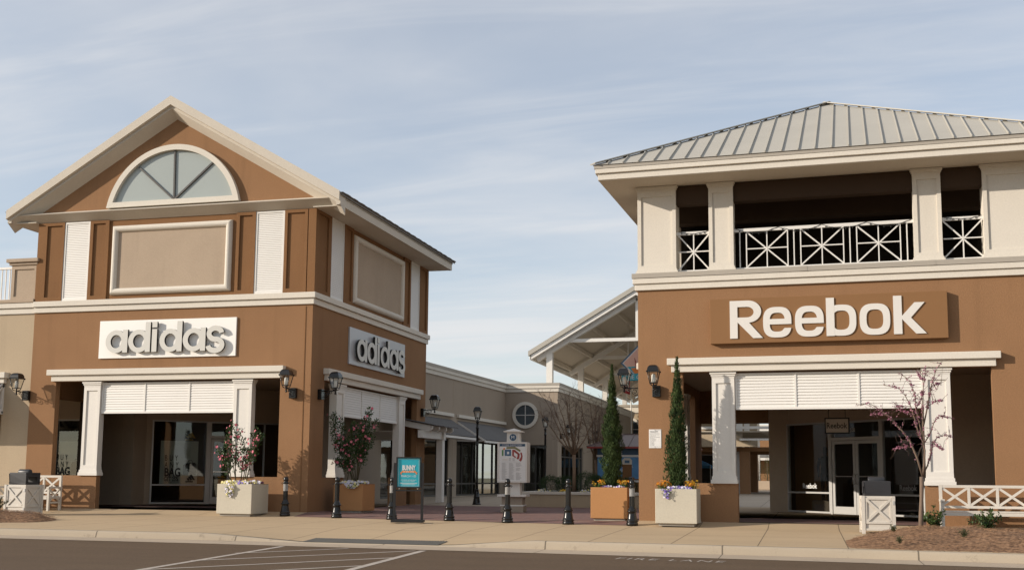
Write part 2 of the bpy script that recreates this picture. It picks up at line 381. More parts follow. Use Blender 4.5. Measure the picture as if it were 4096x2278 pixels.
# ------------------------------------------------------------------ ground, road, pavement
def interp(pts, x):
    if x <= pts[0][0]: return pts[0][1]
    for (a, b), (c, d) in zip(pts, pts[1:]):
        if x <= c: return b + (d - b) * (x - a) / (c - a)
    return pts[-1][1]
KP = [(-90, 23.1), (-12.9, 22.80), (-5.53, 22.48), (0.29, 22.15), (2.59, 21.90), (7.06, 21.45), (70, 13.5)]
def ky(x): return interp(KP, x)
def yf(x): return interp([(-14.64, 31.57), (-4.28, 29.66), (20, 28.64)], x)     # line of the shop fronts
def dip(x): return -0.048 * interp([(-14.64, 0), (-13.2, 1), (-6.0, 1), (-4.28, 0)], x)
def plaza(x, y): return interp([(33, dip(x)), (43, 0.02), (52, 0.12), (300, 0.12)], y)
def zg(x, y):
    """height of the paving: level under the shops, a short fall in front of them, then a gentle fall to the kerb with one kerb ramp"""
    d = yf(x) - y
    if d <= 0: return plaza(x, y) if -14.64 < x < -4.28 else 0.0
    z = dip(x) + (-0.103 - dip(x)) * min(d, 1.0) - 0.012 * max(0.0, d - 1.0)
    fx = interp([(-13.0, 0), (-10.7, 1), (-7.3, 1), (-5.5, 0)], x); t = max(0.0, min(1.0, 1 - (y - ky(x)) / 3.0))
    return z + (-0.142 * fx * t)
def gp(x, y):
    """the paved point seen where the level plane z=0 would show (x,y): returns x, y, z and the size factor"""
    lo, hi = 1.0, 1.6
    for _ in range(40):
        k = (lo + hi) / 2
        if 1.1 - 1.1 * k > zg(x * k, y * k): lo = k
        else: hi = k
    if zg(x, y) > 0.0:
        lo, hi = 0.6, 1.0
        for _ in range(40):
            k = (lo + hi) / 2
            if 1.1 - 1.1 * k > zg(x * k, y * k): lo = k
            else: hi = k
    k = (lo + hi) / 2
    return x * k, y * k, zg(x * k, y * k), k
ZR = -0.355                                   # road level

def paving(name, base, jx=None, jy=None, var=0.07, stain=0.0, rough=0.9, skew=0.0, grit=0.0):
    m, t, b = principled(name)
    tc = t.nodes.new('ShaderNodeTexCoord'); sp = t.nodes.new('ShaderNodeSeparateXYZ'); t.links.new(tc.outputs['Object'], sp.inputs[0])
    def mth(op, a, c=0.0, e=None):
        n = t.nodes.new('ShaderNodeMath'); n.operation = op
        for i, x in enumerate((a, c, e)):
            if x is None: continue
            if isinstance(x, (int, float)): n.inputs[i].default_value = x
            else: t.links.new(x, n.inputs[i])
        return n.outputs[0]
    def noise(sc, det, rg=0.6, vec=None):
        n = _n(t, 'ShaderNodeTexNoise', Scale=sc, Detail=det, Roughness=rg); t.links.new(vec or tc.outputs['Object'], n.inputs['Vector']); return n.outputs['Fac']
    mp = t.nodes.new('ShaderNodeMapping'); mp.inputs['Scale'].default_value = (0.35, 1.6, 1); t.links.new(tc.outputs['Object'], mp.inputs[0])
    v = mth('MULTIPLY', mth('SUBTRACT', noise(0.8, 6, 0.65, mp.outputs[0]), 0.5), var * 5)
    v = mth('ADD', v, mth('MULTIPLY', mth('SUBTRACT', noise(90, 2), 0.5), 0.35))
    v = mth('ADD', v, mth('MULTIPLY', mth('SUBTRACT', noise(0.25, 3), 0.5), var * 4))
    if grit: v = mth('ADD', v, mth('MULTIPLY', mth('SUBTRACT', noise(22, 3, 0.7), 0.5), grit * 3))
    if stain:
        v = mth('SUBTRACT', v, mth('MULTIPLY', mth('MAXIMUM', mth('SUBTRACT', noise(2.3, 7, 0.75), 0.58), 0.0), stain * 6))
    v = mth('ADD', v, 1.0)
    for ax, js in ((0, jx), (1, jy)):
        if not js: continue
        step, off, wd = js
        co = mth('ADD', sp.outputs[ax], mth('MULTIPLY', sp.outputs[1 - ax], skew if ax == 0 else 0.0))
        fr = mth('ABSOLUTE', mth('SUBTRACT', mth('FRACT', mth('DIVIDE', mth('SUBTRACT', co, off - step / 2), step)), 0.5))
        ln = mth('LESS_THAN', fr, wd / step / 2)
        v = mth('MULTIPLY', v, mth('SUBTRACT', 1.0, mth('MULTIPLY', ln, 0.62)))
    hsv = t.nodes.new('ShaderNodeHueSaturation'); hsv.inputs['Color'].default_value = (*base, 1)
    t.links.new(v, hsv.inputs['Value']); t.links.new(hsv.outputs[0], b.inputs['Base Color'])
    b.inputs['Roughness'].default_value = rough; b.inputs['Specular IOR Level'].default_value = 0.2
    bp = t.nodes.new('ShaderNodeBump'); bp.inputs['Strength'].default_value = 0.3; bp.inputs['Distance'].default_value = 0.01
    t.links.new(noise(120, 3), bp.inputs['Height']); t.links.new(bp.outputs[0], b.inputs['Normal'])
    return m
M['pavement'] = paving('broom_finished_concrete', (0.44, 0.33, 0.21), (1.68, -4.30, 0.022), (4.6, 25.4, 0.018), 0.05, 0.10)
M['kerbc'] = paving('kerb_concrete', (0.37, 0.31, 0.235), (3.55, -5.15, 0.03), None, 0.06, 0.55)
M['gutterc'] = paving('gutter_concrete', (0.40, 0.325, 0.245), (3.55, -5.15, 0.02), None, 0.06, 0.3)
M['asphalt'] = paving('worn_asphalt', (0.108, 0.072, 0.044), None, None, 0.075, 0.22, grit=0.28)
M['walkc'] = paving('plaza_concrete', (0.40, 0.33, 0.25), (1.8, 0, 0.02), (1.8, 0.4, 0.02), 0.05, 0.05)
M['earth'] = paving('dry_ground', (0.16, 0.14, 0.09), None, None, 0.1, 0.2)
M['paint'] = paving('worn_white_road_paint', (0.42, 0.37, 0.32), None, None, 0.10, 0.6)
m, t, b = principled('red_brick_pavers'); M['brick'] = m
tc_ = t.nodes.new('ShaderNodeTexCoord'); br = t.nodes.new('ShaderNodeTexBrick'); t.links.new(tc_.outputs['Object'], br.inputs['Vector'])
br.inputs['Color1'].default_value = (0.20, 0.095, 0.075, 1); br.inputs['Color2'].default_value = (0.13, 0.075, 0.068, 1)
br.inputs['Mortar'].default_value = (0.16, 0.12, 0.10, 1); br.inputs['Scale'].default_value = 2.4; br.inputs['Mortar Size'].default_value = 0.012
br.inputs['Brick Width'].default_value = 0.48; br.inputs['Row Height'].default_value = 0.24
t.links.new(br.outputs[0], b.inputs['Base Color']); b.inputs['Roughness'].default_value = 0.85

mb = MB(); mb.quad((-1500, -1500, -0.5), (1500, -1500, -0.5), (1500, 1500, -0.5), (-1500, 1500, -0.5))
struct(mb.build('ground', M['earth']))
xs = [-90, -60, -40, -30, -26, -23, -20, -18, -16.5] + [-15.9 + 0.35 * i for i in range(36)] + [-3.2, -2.4, -1.5, -.5, .5, 1.5, 2.5, 3.5, 5, 7, 10, 15, 25, 40, 60]
xs = sorted(set(round(x, 3) for x in xs + [-14.64, -4.28]))
mb = MB()
for a, c in zip(xs, xs[1:]): mb.quad((a, -45, ZR), (c, -45, ZR), (c, ky(c) - 1.0, ZR), (a, ky(a) - 1.0, ZR))
struct(mb.build('road', M['asphalt']))
mb = MB()
for a, c in zip(xs, xs[1:]): mb.quad((a, ky(a) - 1.01, ZR + .005), (c, ky(c) - 1.01, ZR + .005), (c, ky(c) + 0.02, ZR + .016), (a, ky(a) + 0.02, ZR + .016))
struct(mb.build('gutter', M['gutterc']))
rings = []
for x in xs:
    y, h = ky(x), zg(x, ky(x) + 0.001); z0 = ZR - .02; H = h
    r = min(0.05, max(0.004, (H - ZR - .016) * 0.4))
    rings.append([(x, y - 0.035, z0), (x, y - 0.03, ZR + .017), (x, y, H - r), (x, y + r * 0.35, H - r * 0.25), (x, y + r, H + 0.002), (x, y + 0.17, H + 0.003), (x, y + 0.17, z0)])
kb = MB().loft(rings); kb.smooth = set(range(len(kb.f)))
struct(kb.build('kerb', M['kerbc']))
mb = MB()
rows = [('k', v) for v in (0.165, 0.4, 0.7, 1.0, 1.4, 1.8, 2.4, 3.0)] + [('f', v) for v in (4.2, 3.2, 2.2, 1.5, 1.0, .75, .5, .25, 0)]
def rowpt(x, r): y = ky(x) + r[1] if r[0] == 'k' else yf(x) - r[1]; return (x, y, zg(x, y))
for a, c in zip(xs, xs[1:]):
    for r, q in zip(rows, rows[1:]): mb.quad(rowpt(a, r), rowpt(c, r), rowpt(c, q), rowpt(a, q))
mb.quad((-90, 31.57, 0), (-14.64, 31.57, 0), (-14.64, 46, 0), (-90, 46, 0)); mb.quad((-4.28, 29.66, 0), (60, 27, 0), (60, 46, 0), (-4.28, 46, 0))
o = struct(mb.build('pavement', M['pavement'])); o.data.polygons.foreach_set('use_smooth', [True] * len(o.data.polygons))
# plaza between the stores: red brick field with a concrete walk beyond it
mb = MB(); px_ = [-14.62, -14.0, -13.2, -12, -10.5, -9, -7.5, -6.0, -5.2, -4.28]
def brow(x, t): y = t if t > 32 else yf(x) - 0.95 + (32 - yf(x) + 0.95) * (t - 30) / 2; return (x, y, zg(x, y) + 0.006)
ty = [30, 30.2, 30.5, 30.8, 31.2, 31.6, 32, 33, 35, 37, 39, 41.0]
for a, c in zip(px_, px_[1:]):
    for r, q in zip(ty, ty[1:]): mb.quad(brow(a, r), brow(c, r), brow(c, q), brow(a, q))
for a, c in zip((-11.2, -8, -4.28), (-8, -4.28)):
    for r, q in ((41.0, 44), (44, 48), (48, 52), (52, 62)): mb.quad(brow(a, r), brow(c, r), brow(c, q), brow(a, q))
o = struct(mb.build('brick_paving', M['brick'])); o.data.polygons.foreach_set('use_smooth', [True] * len(o.data.polygons))
mb = MB()
for a, c in ((-14.62, -13.2), (-13.2, -11.2)):
    for r, q in ((41.0, 44), (44, 48), (48, 52)): mb.quad(brow(a, r), brow(c, r), brow(c, q), brow(a, q))
mb.quad((-30, 41, 0.02), (-14.62, 41, 0.02), (-14.62, 52, 0.12), (-30, 52, 0.12))
mb.quad((-40, 52, 0.12), (-11.2, 52, 0.12), (-11.2, 63, 0.12), (-40, 63, 0.12))
mb.quad((-60, 62, 0.119), (60, 62, 0.119), (60, 180, 0.119), (-60, 180, 0.119))
mb.quad((-4.28, 46, 0.0), (60, 46, 0.0), (60, 62, 0.119), (-4.28, 62, 0.119))
struct(mb.build('plaza_walk', M['walkc']))
# brick thresholds under the two arcades
mb = MB(); mb.box(-9.0, -0.3, 2.6, 4.4, -0.02, 0.006); o = struct(mb.build('brick_band', M['brick'])); o.location = AW(0, 0)
mb = MB(); mb.box(1.3, 8.6, 0.4, 3.2, -0.02, 0.006); o = struct(mb.build('brick_band', M['brick'])); o.location = BW(0, 0); o.rotation_euler = (0, 0, BR)

# road markings: hatched crossing and the fire lane lettering
RS = 1.164
def stripe(a, c, wd, z=ZR + .004):
    a = Vector((a[0] * RS, a[1] * RS, z)); c = Vector((c[0] * RS, c[1] * RS, z)); n = (c - a).cross(Vector((0, 0, 1))).normalized() * wd / 2
    return MB().quad(a - n, c - n, c + n, a + n)
mk = MB()
for a, c, wd in (((-8.40, 12.0), (-9.03, 18.5), 0.125), ((-5.75, 12.0), (-6.33, 18.33), 0.14)):
    s_ = stripe(a, c, wd); mk.add(s_.v, s_.f)
for (a, c) in (((-8.93, 16.62), (-7.72, 18.38)), ((-8.75, 14.95), (-6.44, 18.22)), ((-8.52, 13.3), (-6.18, 16.6)), ((-8.3, 11.8), (-6.02, 15.0)), ((-8.0, 10.4), (-5.86, 13.4))):
    s_ = stripe(a, c, 0.105, ZR + .0045); mk.add(s_.v, s_.f)
struct(mk.build('road_marking', M['paint']))
fl = text('FIRE LANE', 0.58, M['paint'], None, (-3.42, 20.42, ZR + .005), (0, 0, R_(-5)), name='road_lettering', sx=0.62, space=1.25)
struct(fl)
# scattered tyre and oil spots are in the asphalt; dark tactile mat set in the kerb ramp
mb = MB()
for i in range(11):
    x0, x1 = -10.62 + i * 0.285, -10.62 + (i + 1) * 0.285
    for j in range(3):
        d0, d1 = 0.01 + j * 0.235, 0.01 + (j + 1) * 0.235
        P = lambda x, d: (x, ky(x) + d, zg(x, ky(x) + d) + 0.008)
        mb.quad(P(x0, d0), P(x1, d0), P(x1, d1), P(x0, d1))
mt = mb.build('tactile_mat', M['mat']); tag(mt, 'dark grey studded tactile mat set in the lowered kerb ramp', 'tactile paving')
st = MB()
for i in range(50):
    for j in range(11):
        x = -10.59 + 0.0628 * i; d = 0.04 + 0.0645 * j; z = zg(x, ky(x) + d) + 0.008; r = 0.021
        y = ky(x) + d
        st.add([(x - r, y - r, z), (x + r, y - r, z), (x + r, y + r, z), (x - r, y + r, z), (x - r * .5, y - r * .5, z + .012), (x + r * .5, y - r * .5, z + .012), (x + r * .5, y + r * .5, z + .012), (x - r * .5, y + r * .5, z + .012)],
               [(4, 5, 6, 7), (0, 1, 5, 4), (1, 2, 6, 5), (2, 3, 7, 6), (3, 0, 4, 7)])
s_ = st.build('stud_field', M['mat'], mt, weld=False); s_['kind'] = 'stuff'

# ------------------------------------------------------------------ shared building details
def column(par, ax, a0, a1, f, z0, z1, sgn=-1, depth=0.24, proud=0.012):
    """white panelled column; ax 'x': face looks along -y at y=f, ax 'y': face looks along +x at x=f (sgn gives the outward sign)"""
    def BX(mb, l, r, o0, o1, b, t):   # o0,o1 outward distances from f
        p, q = f + sgn * o0, f + sgn * o1
        if ax == 'x': mb.box(l, r, p, q, b, t)
        else: mb.box(p, q, l, r, b, t)
    ht = z1 - z0; cb = 0.16 if ht > 2.6 else 0.145; bb = 0.27 if ht > 2.6 else 0.17
    mb = MB(); zb, zt = z0 + bb, z1 - cb
    BX(mb, a0, a1, -depth, proud - 0.035, zb, zt)
    bw = 0.10
    BX(mb, a0, a0 + bw, proud - 0.035, proud, zb, zt); BX(mb, a1 - bw, a1, proud - 0.035, proud, zb, zt)
    BX(mb, a0 + bw, a1 - bw, proud - 0.035, proud, zt - 0.13, zt); BX(mb, a0 + bw, a1 - bw, proud - 0.035, proud, zb, zb + 0.06)
    c = mb.build('column', M['trim'] if z0 > 5 else M['white'], par)
    mt_ = M['trim'] if z0 > 5 else M['white']
    mb = MB(); h = bb
    BX(mb, a0 - 0.050, a1 + 0.050, -depth - 0.03, proud + 0.045, z0, z0 + h * 0.36); BX(mb, a0 - 0.026, a1 + 0.026, -depth - 0.02, proud + 0.024, z0 + h * 0.36, z0 + h * 0.68)
    BX(mb, a0 - 0.003, a1 + 0.003, -depth - 0.01, proud + 0.003, z0 + h * 0.68, z0 + h)
    mb.build('column_base', mt_, c)
    mb = MB()
    BX(mb, a0 - 0.004, a1 + 0.004, -depth - 0.01, proud + 0.006, zt, zt + cb * 0.30); BX(mb, a0 - 0.025, a1 + 0.025, -depth - 0.02, proud + 0.027, zt + cb * 0.30, zt + cb * 0.64)
    BX(mb, a0 - 0.050, a1 + 0.050, -depth - 0.03, proud + 0.052, zt + cb * 0.64, z1)
    mb.build('column_capital', mt_, c)
    return c
def louvres(par, ax, a0, a1, f, z0, z1, sgn=-1, mull=(), pitch=0.075, name='louvre_panel', fr=0.045, dep=0.045, ft=0.030):
    """slatted panel with a frame: slats tilted so their lower edge stands forward"""
    mb = MB()
    def V(a, o, z): return (a, f + sgn * o, z) if ax == 'x' else (f + sgn * o, a, z)
    def BX(l, r, o0, o1, b, t):
        p, q = f + sgn * o0, f + sgn * o1
        if ax == 'x': mb.box(l, r, p, q, b, t)
        else: mb.box(p, q, l, r, b, t)
    BX(a0, a0 + fr, 0, dep, z0, z1); BX(a1 - fr, a1, 0, dep, z0, z1)
    BX(a0 + fr, a1 - fr, 0, dep, z0, z0 + fr * 1.4); BX(a0 + fr, a1 - fr, 0, dep, z1 - fr, z1)
    for m_ in mull: BX(m_ - fr * 0.55, m_ + fr * 0.55, 0.002, dep - 0.003, z0 + fr * 1.4, z1 - fr)
    BX(a0 + fr, a1 - fr, 0.001, 0.006, z0 + fr * 1.4, z1 - fr)
    n = int(round((z1 - z0 - fr * 2.4) / pitch)); p = (z1 - z0 - fr * 2.4) / n
    for i in range(n):
        b = z0 + fr * 1.4 + i * p
        mb.add([V(a0 + fr, ft, b + 0.001), V(a1 - fr, ft, b + 0.001), V(a1 - fr, 0.012, b + p * 0.97), V(a0 + fr, 0.012, b + p * 0.97),
                V(a0 + fr, ft - .008, b - 0.006), V(a1 - fr, ft - .008, b - 0.006), V(a1 - fr, 0.004, b + p * 0.9), V(a0 + fr, 0.004, b + p * 0.9)],
               [(0, 1, 2, 3), (4, 7, 6, 5), (0, 4, 5, 1), (2, 6, 7, 3)])
    return mb.build(name, M['whitem'], par, weld=False)
def tiers(par, ax, spec, name='lintel', m='trim', bevel=0.012):
    """stacked mouldings: list of (a0,a1,f0,f1,z0,z1)"""
    mb = MB()
    for a0, a1, p, q, b, t in spec:
        if ax == 'x': mb.box(a0, a1, p, q, b, t)
        else: mb.box(p, q, a0, a1, b, t)
    return mb.build(name, M[m], par, bevel=bevel)
def frame_strips(mb, ax, a0, a1, z0, z1, f, q, wl, wr, wt, wb):
    def BX(l, r, b, t):
        if ax == 'x': mb.box(l, r, f, q, b, t)
        else: mb.box(f, q, l, r, b, t)
    BX(a0, a0 + wl, z0, z1); BX(a1 - wr, a1, z0, z1); BX(a0 + wl, a1 - wr, z1 - wt, z1); BX(a0 + wl, a1 - wr, z0, z0 + wb)
def halfround_frame(par, ax, a0, a1, z0, z1, f, sgn, r=0.11, m='trim'):
    """half-round picture-frame moulding mitred at the corners"""
    prof = [(math.cos(t), math.sin(t)) for t in [math.pi * i / 8 for i in range(9)]]
    cor = [(a0, z0, 1, 1), (a1, z0, -1, 1), (a1, z1, -1, -1), (a0, z1, 1, -1)]
    rings = []
    for (a, z, sa, sz) in cor + [cor[0]]:
        ring = []
        for c, s_ in prof:
            off = r - r * c; A_, Z_ = a + sa * off, z + sz * off; o = sgn * (s_ * r * 1.15 + 0.004)
            ring.append((A_, f + o, Z_) if ax == 'x' else (f + o, A_, Z_))
        rings.append(ring)
    mb = MB(); n = 9
    vs = [p for rg in rings for p in rg]; fs = []
    for i in range(4):
        for k in range(n - 1): fs.append((i * n + k, i * n + k + 1, (i + 1) * n + k + 1, (i + 1) * n + k))
    mb.add(vs, fs)
    fr = mb.build('panel_frame', M[m], par)
    mb = MB()
    if ax == 'x': mb.box(a0 + r, a1 - r, f + sgn * 0.003, f + sgn * 0.025, z0 + r, z1 - r)
    else: mb.box(f + sgn * 0.003, f + sgn * 0.025, a0 + r, a1 - r, z0 + r, z1 - r)
    mb.build('blank_panel', M['tan2'], fr)
    return fr
def local(p, ang):  # frame of a wall: x along it, y into the building
    return Matrix.Translation(Vector((p[0], p[1], 0))) @ Matrix.Rotation(ang, 4, 'Z')
def window(par, mx, a0, a1, z0, z1, muls=(), rails=(), fr=0.055, m='alu', dep=0.11, name='window', back=None):
    mb = MB()
    mb.box(a0, a0 + fr, -dep / 2, dep / 2, z0, z1); mb.box(a1 - fr, a1, -dep / 2, dep / 2, z0, z1)
    mb.box(a0 + fr, a1 - fr, -dep / 2, dep / 2, z1 - fr, z1); mb.box(a0 + fr, a1 - fr, -dep / 2, dep / 2, z0, z0 + fr)
    for x in muls: mb.box(x - fr / 2, x + fr / 2, -dep / 2 + .002, dep / 2 - .002, z0 + fr, z1 - fr)
    for z in rails: mb.box(a0 + fr, a1 - fr, -dep / 2 + .004, dep / 2 - .004, z - fr / 2, z + fr / 2)
    wn = mb.xform(mx).build(name, M[m], par)
    mb = MB(); mb.quad((a0 + fr, 0, z0 + fr), (a1 - fr, 0, z0 + fr), (a1 - fr, 0, z1 - fr), (a0 + fr, 0, z1 - fr))
    mb.xform(mx).build('pane', M['glass'], wn)
    return wn
def door(par, mx, a0, a1, z1, hinge, m='alu', fr=0.10):
    mb = MB(); b = 0.015
    mb.box(a0, a0 + fr, -.025, .025, b, z1); mb.box(a1 - fr, a1, -.025, .025, b, z1); mb.box(a0 + fr, a1 - fr, -.025, .025, z1 - fr, z1); mb.box(a0 + fr, a1 - fr, -.025, .025, b, b + 0.24)
    d = mb.xform(mx).build('door', M[m], par)
    MB().quad((a0 + fr, 0, b + .24), (a1 - fr, 0, b + .24), (a1 - fr, 0, z1 - fr), (a0 + fr, 0, z1 - fr)).xform(mx).build('pane', M['glass'], d)
    x = a1 - 0.05 if hinge == 'L' else a0 + 0.05; s_ = -1 if hinge == 'L' else 1
    MB().tube([(x, -.025, .98), (x, -.09, .98), (x + s_ * 0.0, -.09, 1.28), (x, -.025, 1.28)], 0.014, 8).xform(mx).build('handle', M['chrome'], d)
    MB().box(a0 + fr, a1 - fr, -.045, -.028, 1.20, 1.235).xform(mx).build('push_bar', M['chrome'], d)
    return d
def wtext(par, mx, body, size, m, x, z, y=-0.012, sx=1.0, name='lettering', **kw):
    p = mx @ Vector((x, y, z)); ang = mx.to_euler().z
    return text(body, size, m, par, p, (R_(90), 0, ang), name=name, sx=sx, **kw)
def stripes_mark(par, mx, x, z, w_, m, y=-0.012, word=True):
    """three slanted rising bars with the word under them"""
    mb = MB(); s_ = w_ / 1.0
    for i, (bx, h) in enumerate(((0.02, 0.22), (0.30, 0.40), (0.58, 0.60))):
        sl = 0.62; bwid = 0.24
        P = [(bx, 0), (bx + bwid, 0), (bx + bwid + 0, 0.0), (bx + 0.34 * bwid + 0.0, h)]
        q = [(bx + 0.10, 0.0), (bx + 0.10 + bwid, 0.0), (bx + bwid - 0.28 * h * 1.0 + 0.10 - 0.06, h * 0.92), (bx - 0.28 * h - 0.02, h)]
        q = [(bx + 0.14, 0.0), (bx + 0.36, 0.0), (bx + 0.36 - sl * h, h), (bx + 0.14 - sl * h, h * 0.80)]
        mb.add([(x + (a + 0.12) * s_, y, z + (c + 0.22) * s_) for a, c in q], [(0, 1, 2, 3)])
    mb.xform(mx).build('emblem', m, par)
    if word: wtext(par, mx, 'adidas', 0.30 * s_, m, x + 0.06 * s_, z, y, sx=1.05, offset=0.004)

# ------------------------------------------------------------------ gabled store (left)
A = thing('store_building', 'brown stucco store with a gabled front, half-round window and blank framed panel', 'building', tuple(A0))
mb = MB(); mb.wall('x', -10.0, 0.0, 0.0, 6.36, 0.0, 0.22, [(-9.03, -1.02, -1, 4.08)])
mb.wall('y', 0.22, 10.53, 0.0, 6.36, -0.22, 0.0, [(1.02, 9.75, -1, 4.08)])
mb.wall('x', -10.0, -0.0, 0.0, 6.36, 10.53, 10.75, [(-3.0, -1.0, -1, 3.4)])
mb.wall('y', 0.22, 10.53, 3.6, 6.36, -10.0, -9.78)
mb.box(-9.03, -7.35, 0.004, 0.22, 0, 1.05); mb.box(-2.62, -1.02, 0.004, 0.22, 0, 1.05)
mb.box(-0.22, -0.004, 1.02, 2.72, 0, 1.05); mb.box(-0.22, -0.004, 7.35, 8.75, 0, 1.05); mb.box(-0.22, -0.004, 8.75, 9.75, 0, 0.02)
mb.box(-0.255, -0.215, -0.010, 0.0, 0.02, 6.30)
mb.build('lower_wall', M['brown'], A)
MB().box(-0.246, -0.224, -0.014, -0.010, 0.0, 6.3).build('expansion_joint', M['brown2'], A)
mb = MB(); mb.wall('x', -10.0, 0.0, 6.36, 9.37, 0.0, 0.22); mb.wall('y', 0.22, 10.53, 6.36, 9.37, -0.22, 0.0)
mb.wall('x', -10.0, 0.0, 6.36, 9.37, 10.53, 10.75); mb.wall('y', 0.22, 10.53, 6.36, 9.37, -10.0, -9.78)
mb.build('upper_wall', M['brown2'], A)
for p in ([(-10, 9.36), (0, 9.36), (0, 9.72), (-5, 12.63), (-10, 9.72)],):
    MB().prism(p, 'y', 0.001, 0.221).build('gable_wall', M['brown'], A)
    MB().prism(p, 'y', 10.53, 10.749).build('gable_wall', M['brown'], A)
# raised pilasters of the upper storey
q = -0.055
for l, r, wl, wr in ((-10.0, -8.99, 0.35, 0.09), (-8.02, -7.31, 0.12, 0.14), (-2.69, -2.02, 0.11, 0.12), (-1.02, -0.235, 0.10, 0.10)):
    mb = MB(); frame_strips(mb, 'x', l, r, 6.73, 9.37, q, 0.0, wl, wr, 0.10, 0.14); mb.build('pilaster', M['brown2'], A)
for l, r, wl, wr in ((0.0, 1.16, 0.22, 0.24), (2.21, 2.98, 0.14, 0.14), (7.92, 8.68, 0.14, 0.14), (9.73, 10.75, 0.20, 0.22)):
    mb = MB(); frame_strips(mb, 'y', l, r, 6.73, 9.37, 0.0, 0.055, wl, wr, 0.10, 0.14); mb.build('pilaster', M['brown2'], A)
MB().box(-0.205, 0.055, q, 0.0, 6.73, 9.37).build('corner_strip', M['brown2'], A)
for l, r in ((-8.99, -8.02), (-2.02, -1.02)): louvres(A, 'x', l, r, 0.0, 6.735, 9.365, -1, (), 0.058, 'shutter', 0.06, 0.038, 0.0265)
for l, r in ((1.16, 2.21), (8.68, 9.73)): louvres(A, 'y', l, r, 0.0, 6.735, 9.365, 1, (), 0.058, 'shutter', 0.06, 0.038, 0.0265)
halfround_frame(A, 'x', -7.17, -2.84, 6.87, 9.16, 0.0, -1); halfround_frame(A, 'y', 3.05, 7.86, 6.87, 9.2, 0.0, 1)
# band cornice
mb = MB()
mb.box(-10.0, 0.12, -0.12, 0.0, 6.55, 6.73); mb.box(-10.0, 0.06, -0.06, 0.0, 6.36, 6.55)
mb.box(0.0, 0.12, 0.0, 10.87, 6.55, 6.73); mb.box(0.0, 0.06, 0.0, 10.81, 6.36, 6.55)
mb.build('band_cornice', M['trim'], A, bevel=0.015)
# pediment cornice: a wedge under the gable
MB().prism([(-0.37, 9.60), (0.0, 9.74), (0.0, 9.36)], 'x', -10.84, 0.84).build('pediment_cornice', M['fascia'], A)
# rake trim and roof
sl = 0.583
mb = MB()
for sg in (-1, 1):
    prof = [(-0.47, 13.27), (-0.47, 12.975), (-0.37, 12.955), (-0.37, 12.87), (0.02, 12.60), (0.02, 13.16)]
    for off, e in ((0, 5.98),): mb.loft([[(-5, y, z) for y, z in prof], [(-5 + sg * e, y, z - sl * e) for y, z in prof]])
mb.build('rake_trim', M['fascia'], A)
mb = MB()
for sg in (-1, 1):
    prof = [(-0.385, 13.245), (-0.385, 13.175), (11.15, 13.175), (11.15, 13.245)]
    mb.loft([[(-5, y, z) for y, z in prof], [(-5 + sg * 6.03, y, z - sl * 6.03) for y, z in prof]])
rf = mb.build('roof', M['shingle'], A)
for x0, x1 in ((0.80, 1.075), (-11.075, -10.80)):   # shingle butts along the eaves
    mb = MB()
    for j in range(38):
        y = -0.40 + j * 0.304; mb.box(x0, x1, y, y + 0.304, 9.735, 9.752 + 0.012 * (j % 2))
    mb.build('shingle_course', M['shingle'], rf)
for s0, s1, d0, d1 in ((0.84, 0.95, 0.95, 0.975), (-10.95, -10.84, -10.975, -10.95)):
    MB().box(s0, s1, -0.365, 11.0, 9.37, 9.635).build('eave_fascia', M['fascia'], A)
    MB().box(d0, d1, -0.37, 11.02, 9.62, 9.715).build('drip_edge', M['capmetal'], A)
MB().box(0.0, 0.84, -0.2, 10.98, 9.372, 9.40).build('eave_soffit', M['soffit'], A)
MB().box(-10.84, -10.0, -0.2, 10.98, 9.372, 9.40).build('eave_soffit', M['soffit'], A)
# half-round window (a circular segment)
zc, Ro, Ri, zs_ = 9.30, 2.44, 2.26, 9.92
def arc(Rr, zlow, n=40):
    a0 = math.asin((zlow - zc) / Rr); return [(-5 + Rr * math.cos(a0 + (math.pi - 2 * a0) * i / n), zc + Rr * math.sin(a0 + (math.pi - 2 * a0) * i / n)) for i in range(n + 1)]
op, ip = arc(Ro, 9.75), arc(Ri, zs_)
vs, fs = outline([op, ip], 0.08)
mb = MB(); mb.add([(x, y - 0.075, z) for x, y, z in vs], fs)
wf = mb.build('arched_window', M['trim'], A)
MB().prism(ip, 'y', -0.035, -0.005).build('glazing', M['winglass'], wf)
mb = MB()
for (x, z) in ((-6.30, 11.08), (-5.0, 11.56), (-3.62, 11.06)): mb.bar((-4.96, -0.06, 9.92), (x, -0.06, z), 0.055, 0.05, (0, 1, 0))
mb.build('mullion', M['darkframe'], wf)
# columns, louvre panels, lintels
for l, r in ((-7.95, -7.35), (-2.58, -1.97)): column(A, 'x', l, r, 0.0, 1.05, 4.06, -1)
for l, r in ((1.98, 2.62), (7.78, 8.40)): column(A, 'y', l, r, 0.0, 1.05, 4.06, 1)
louvres(A, 'x', -7.33, -2.60, 0.10, 3.03, 4.02, -1, (-5.77, -4.18), 0.0785)
louvres(A, 'y', 2.66, 7.75, -0.10, 3.03, 4.02, 1, (4.31, 6.03), 0.0785)
tiers(A, 'x', [(-9.27, -0.84, -0.20, 0.0, 4.27, 4.455), (-9.14, -0.94, -0.12, 0.0, 4.08, 4.27)])
tiers(A, 'y', [(0.90, 9.95, 0.0, 0.20, 4.27, 4.455), (0.98, 9.85, 0.0, 0.12, 4.08, 4.27)])
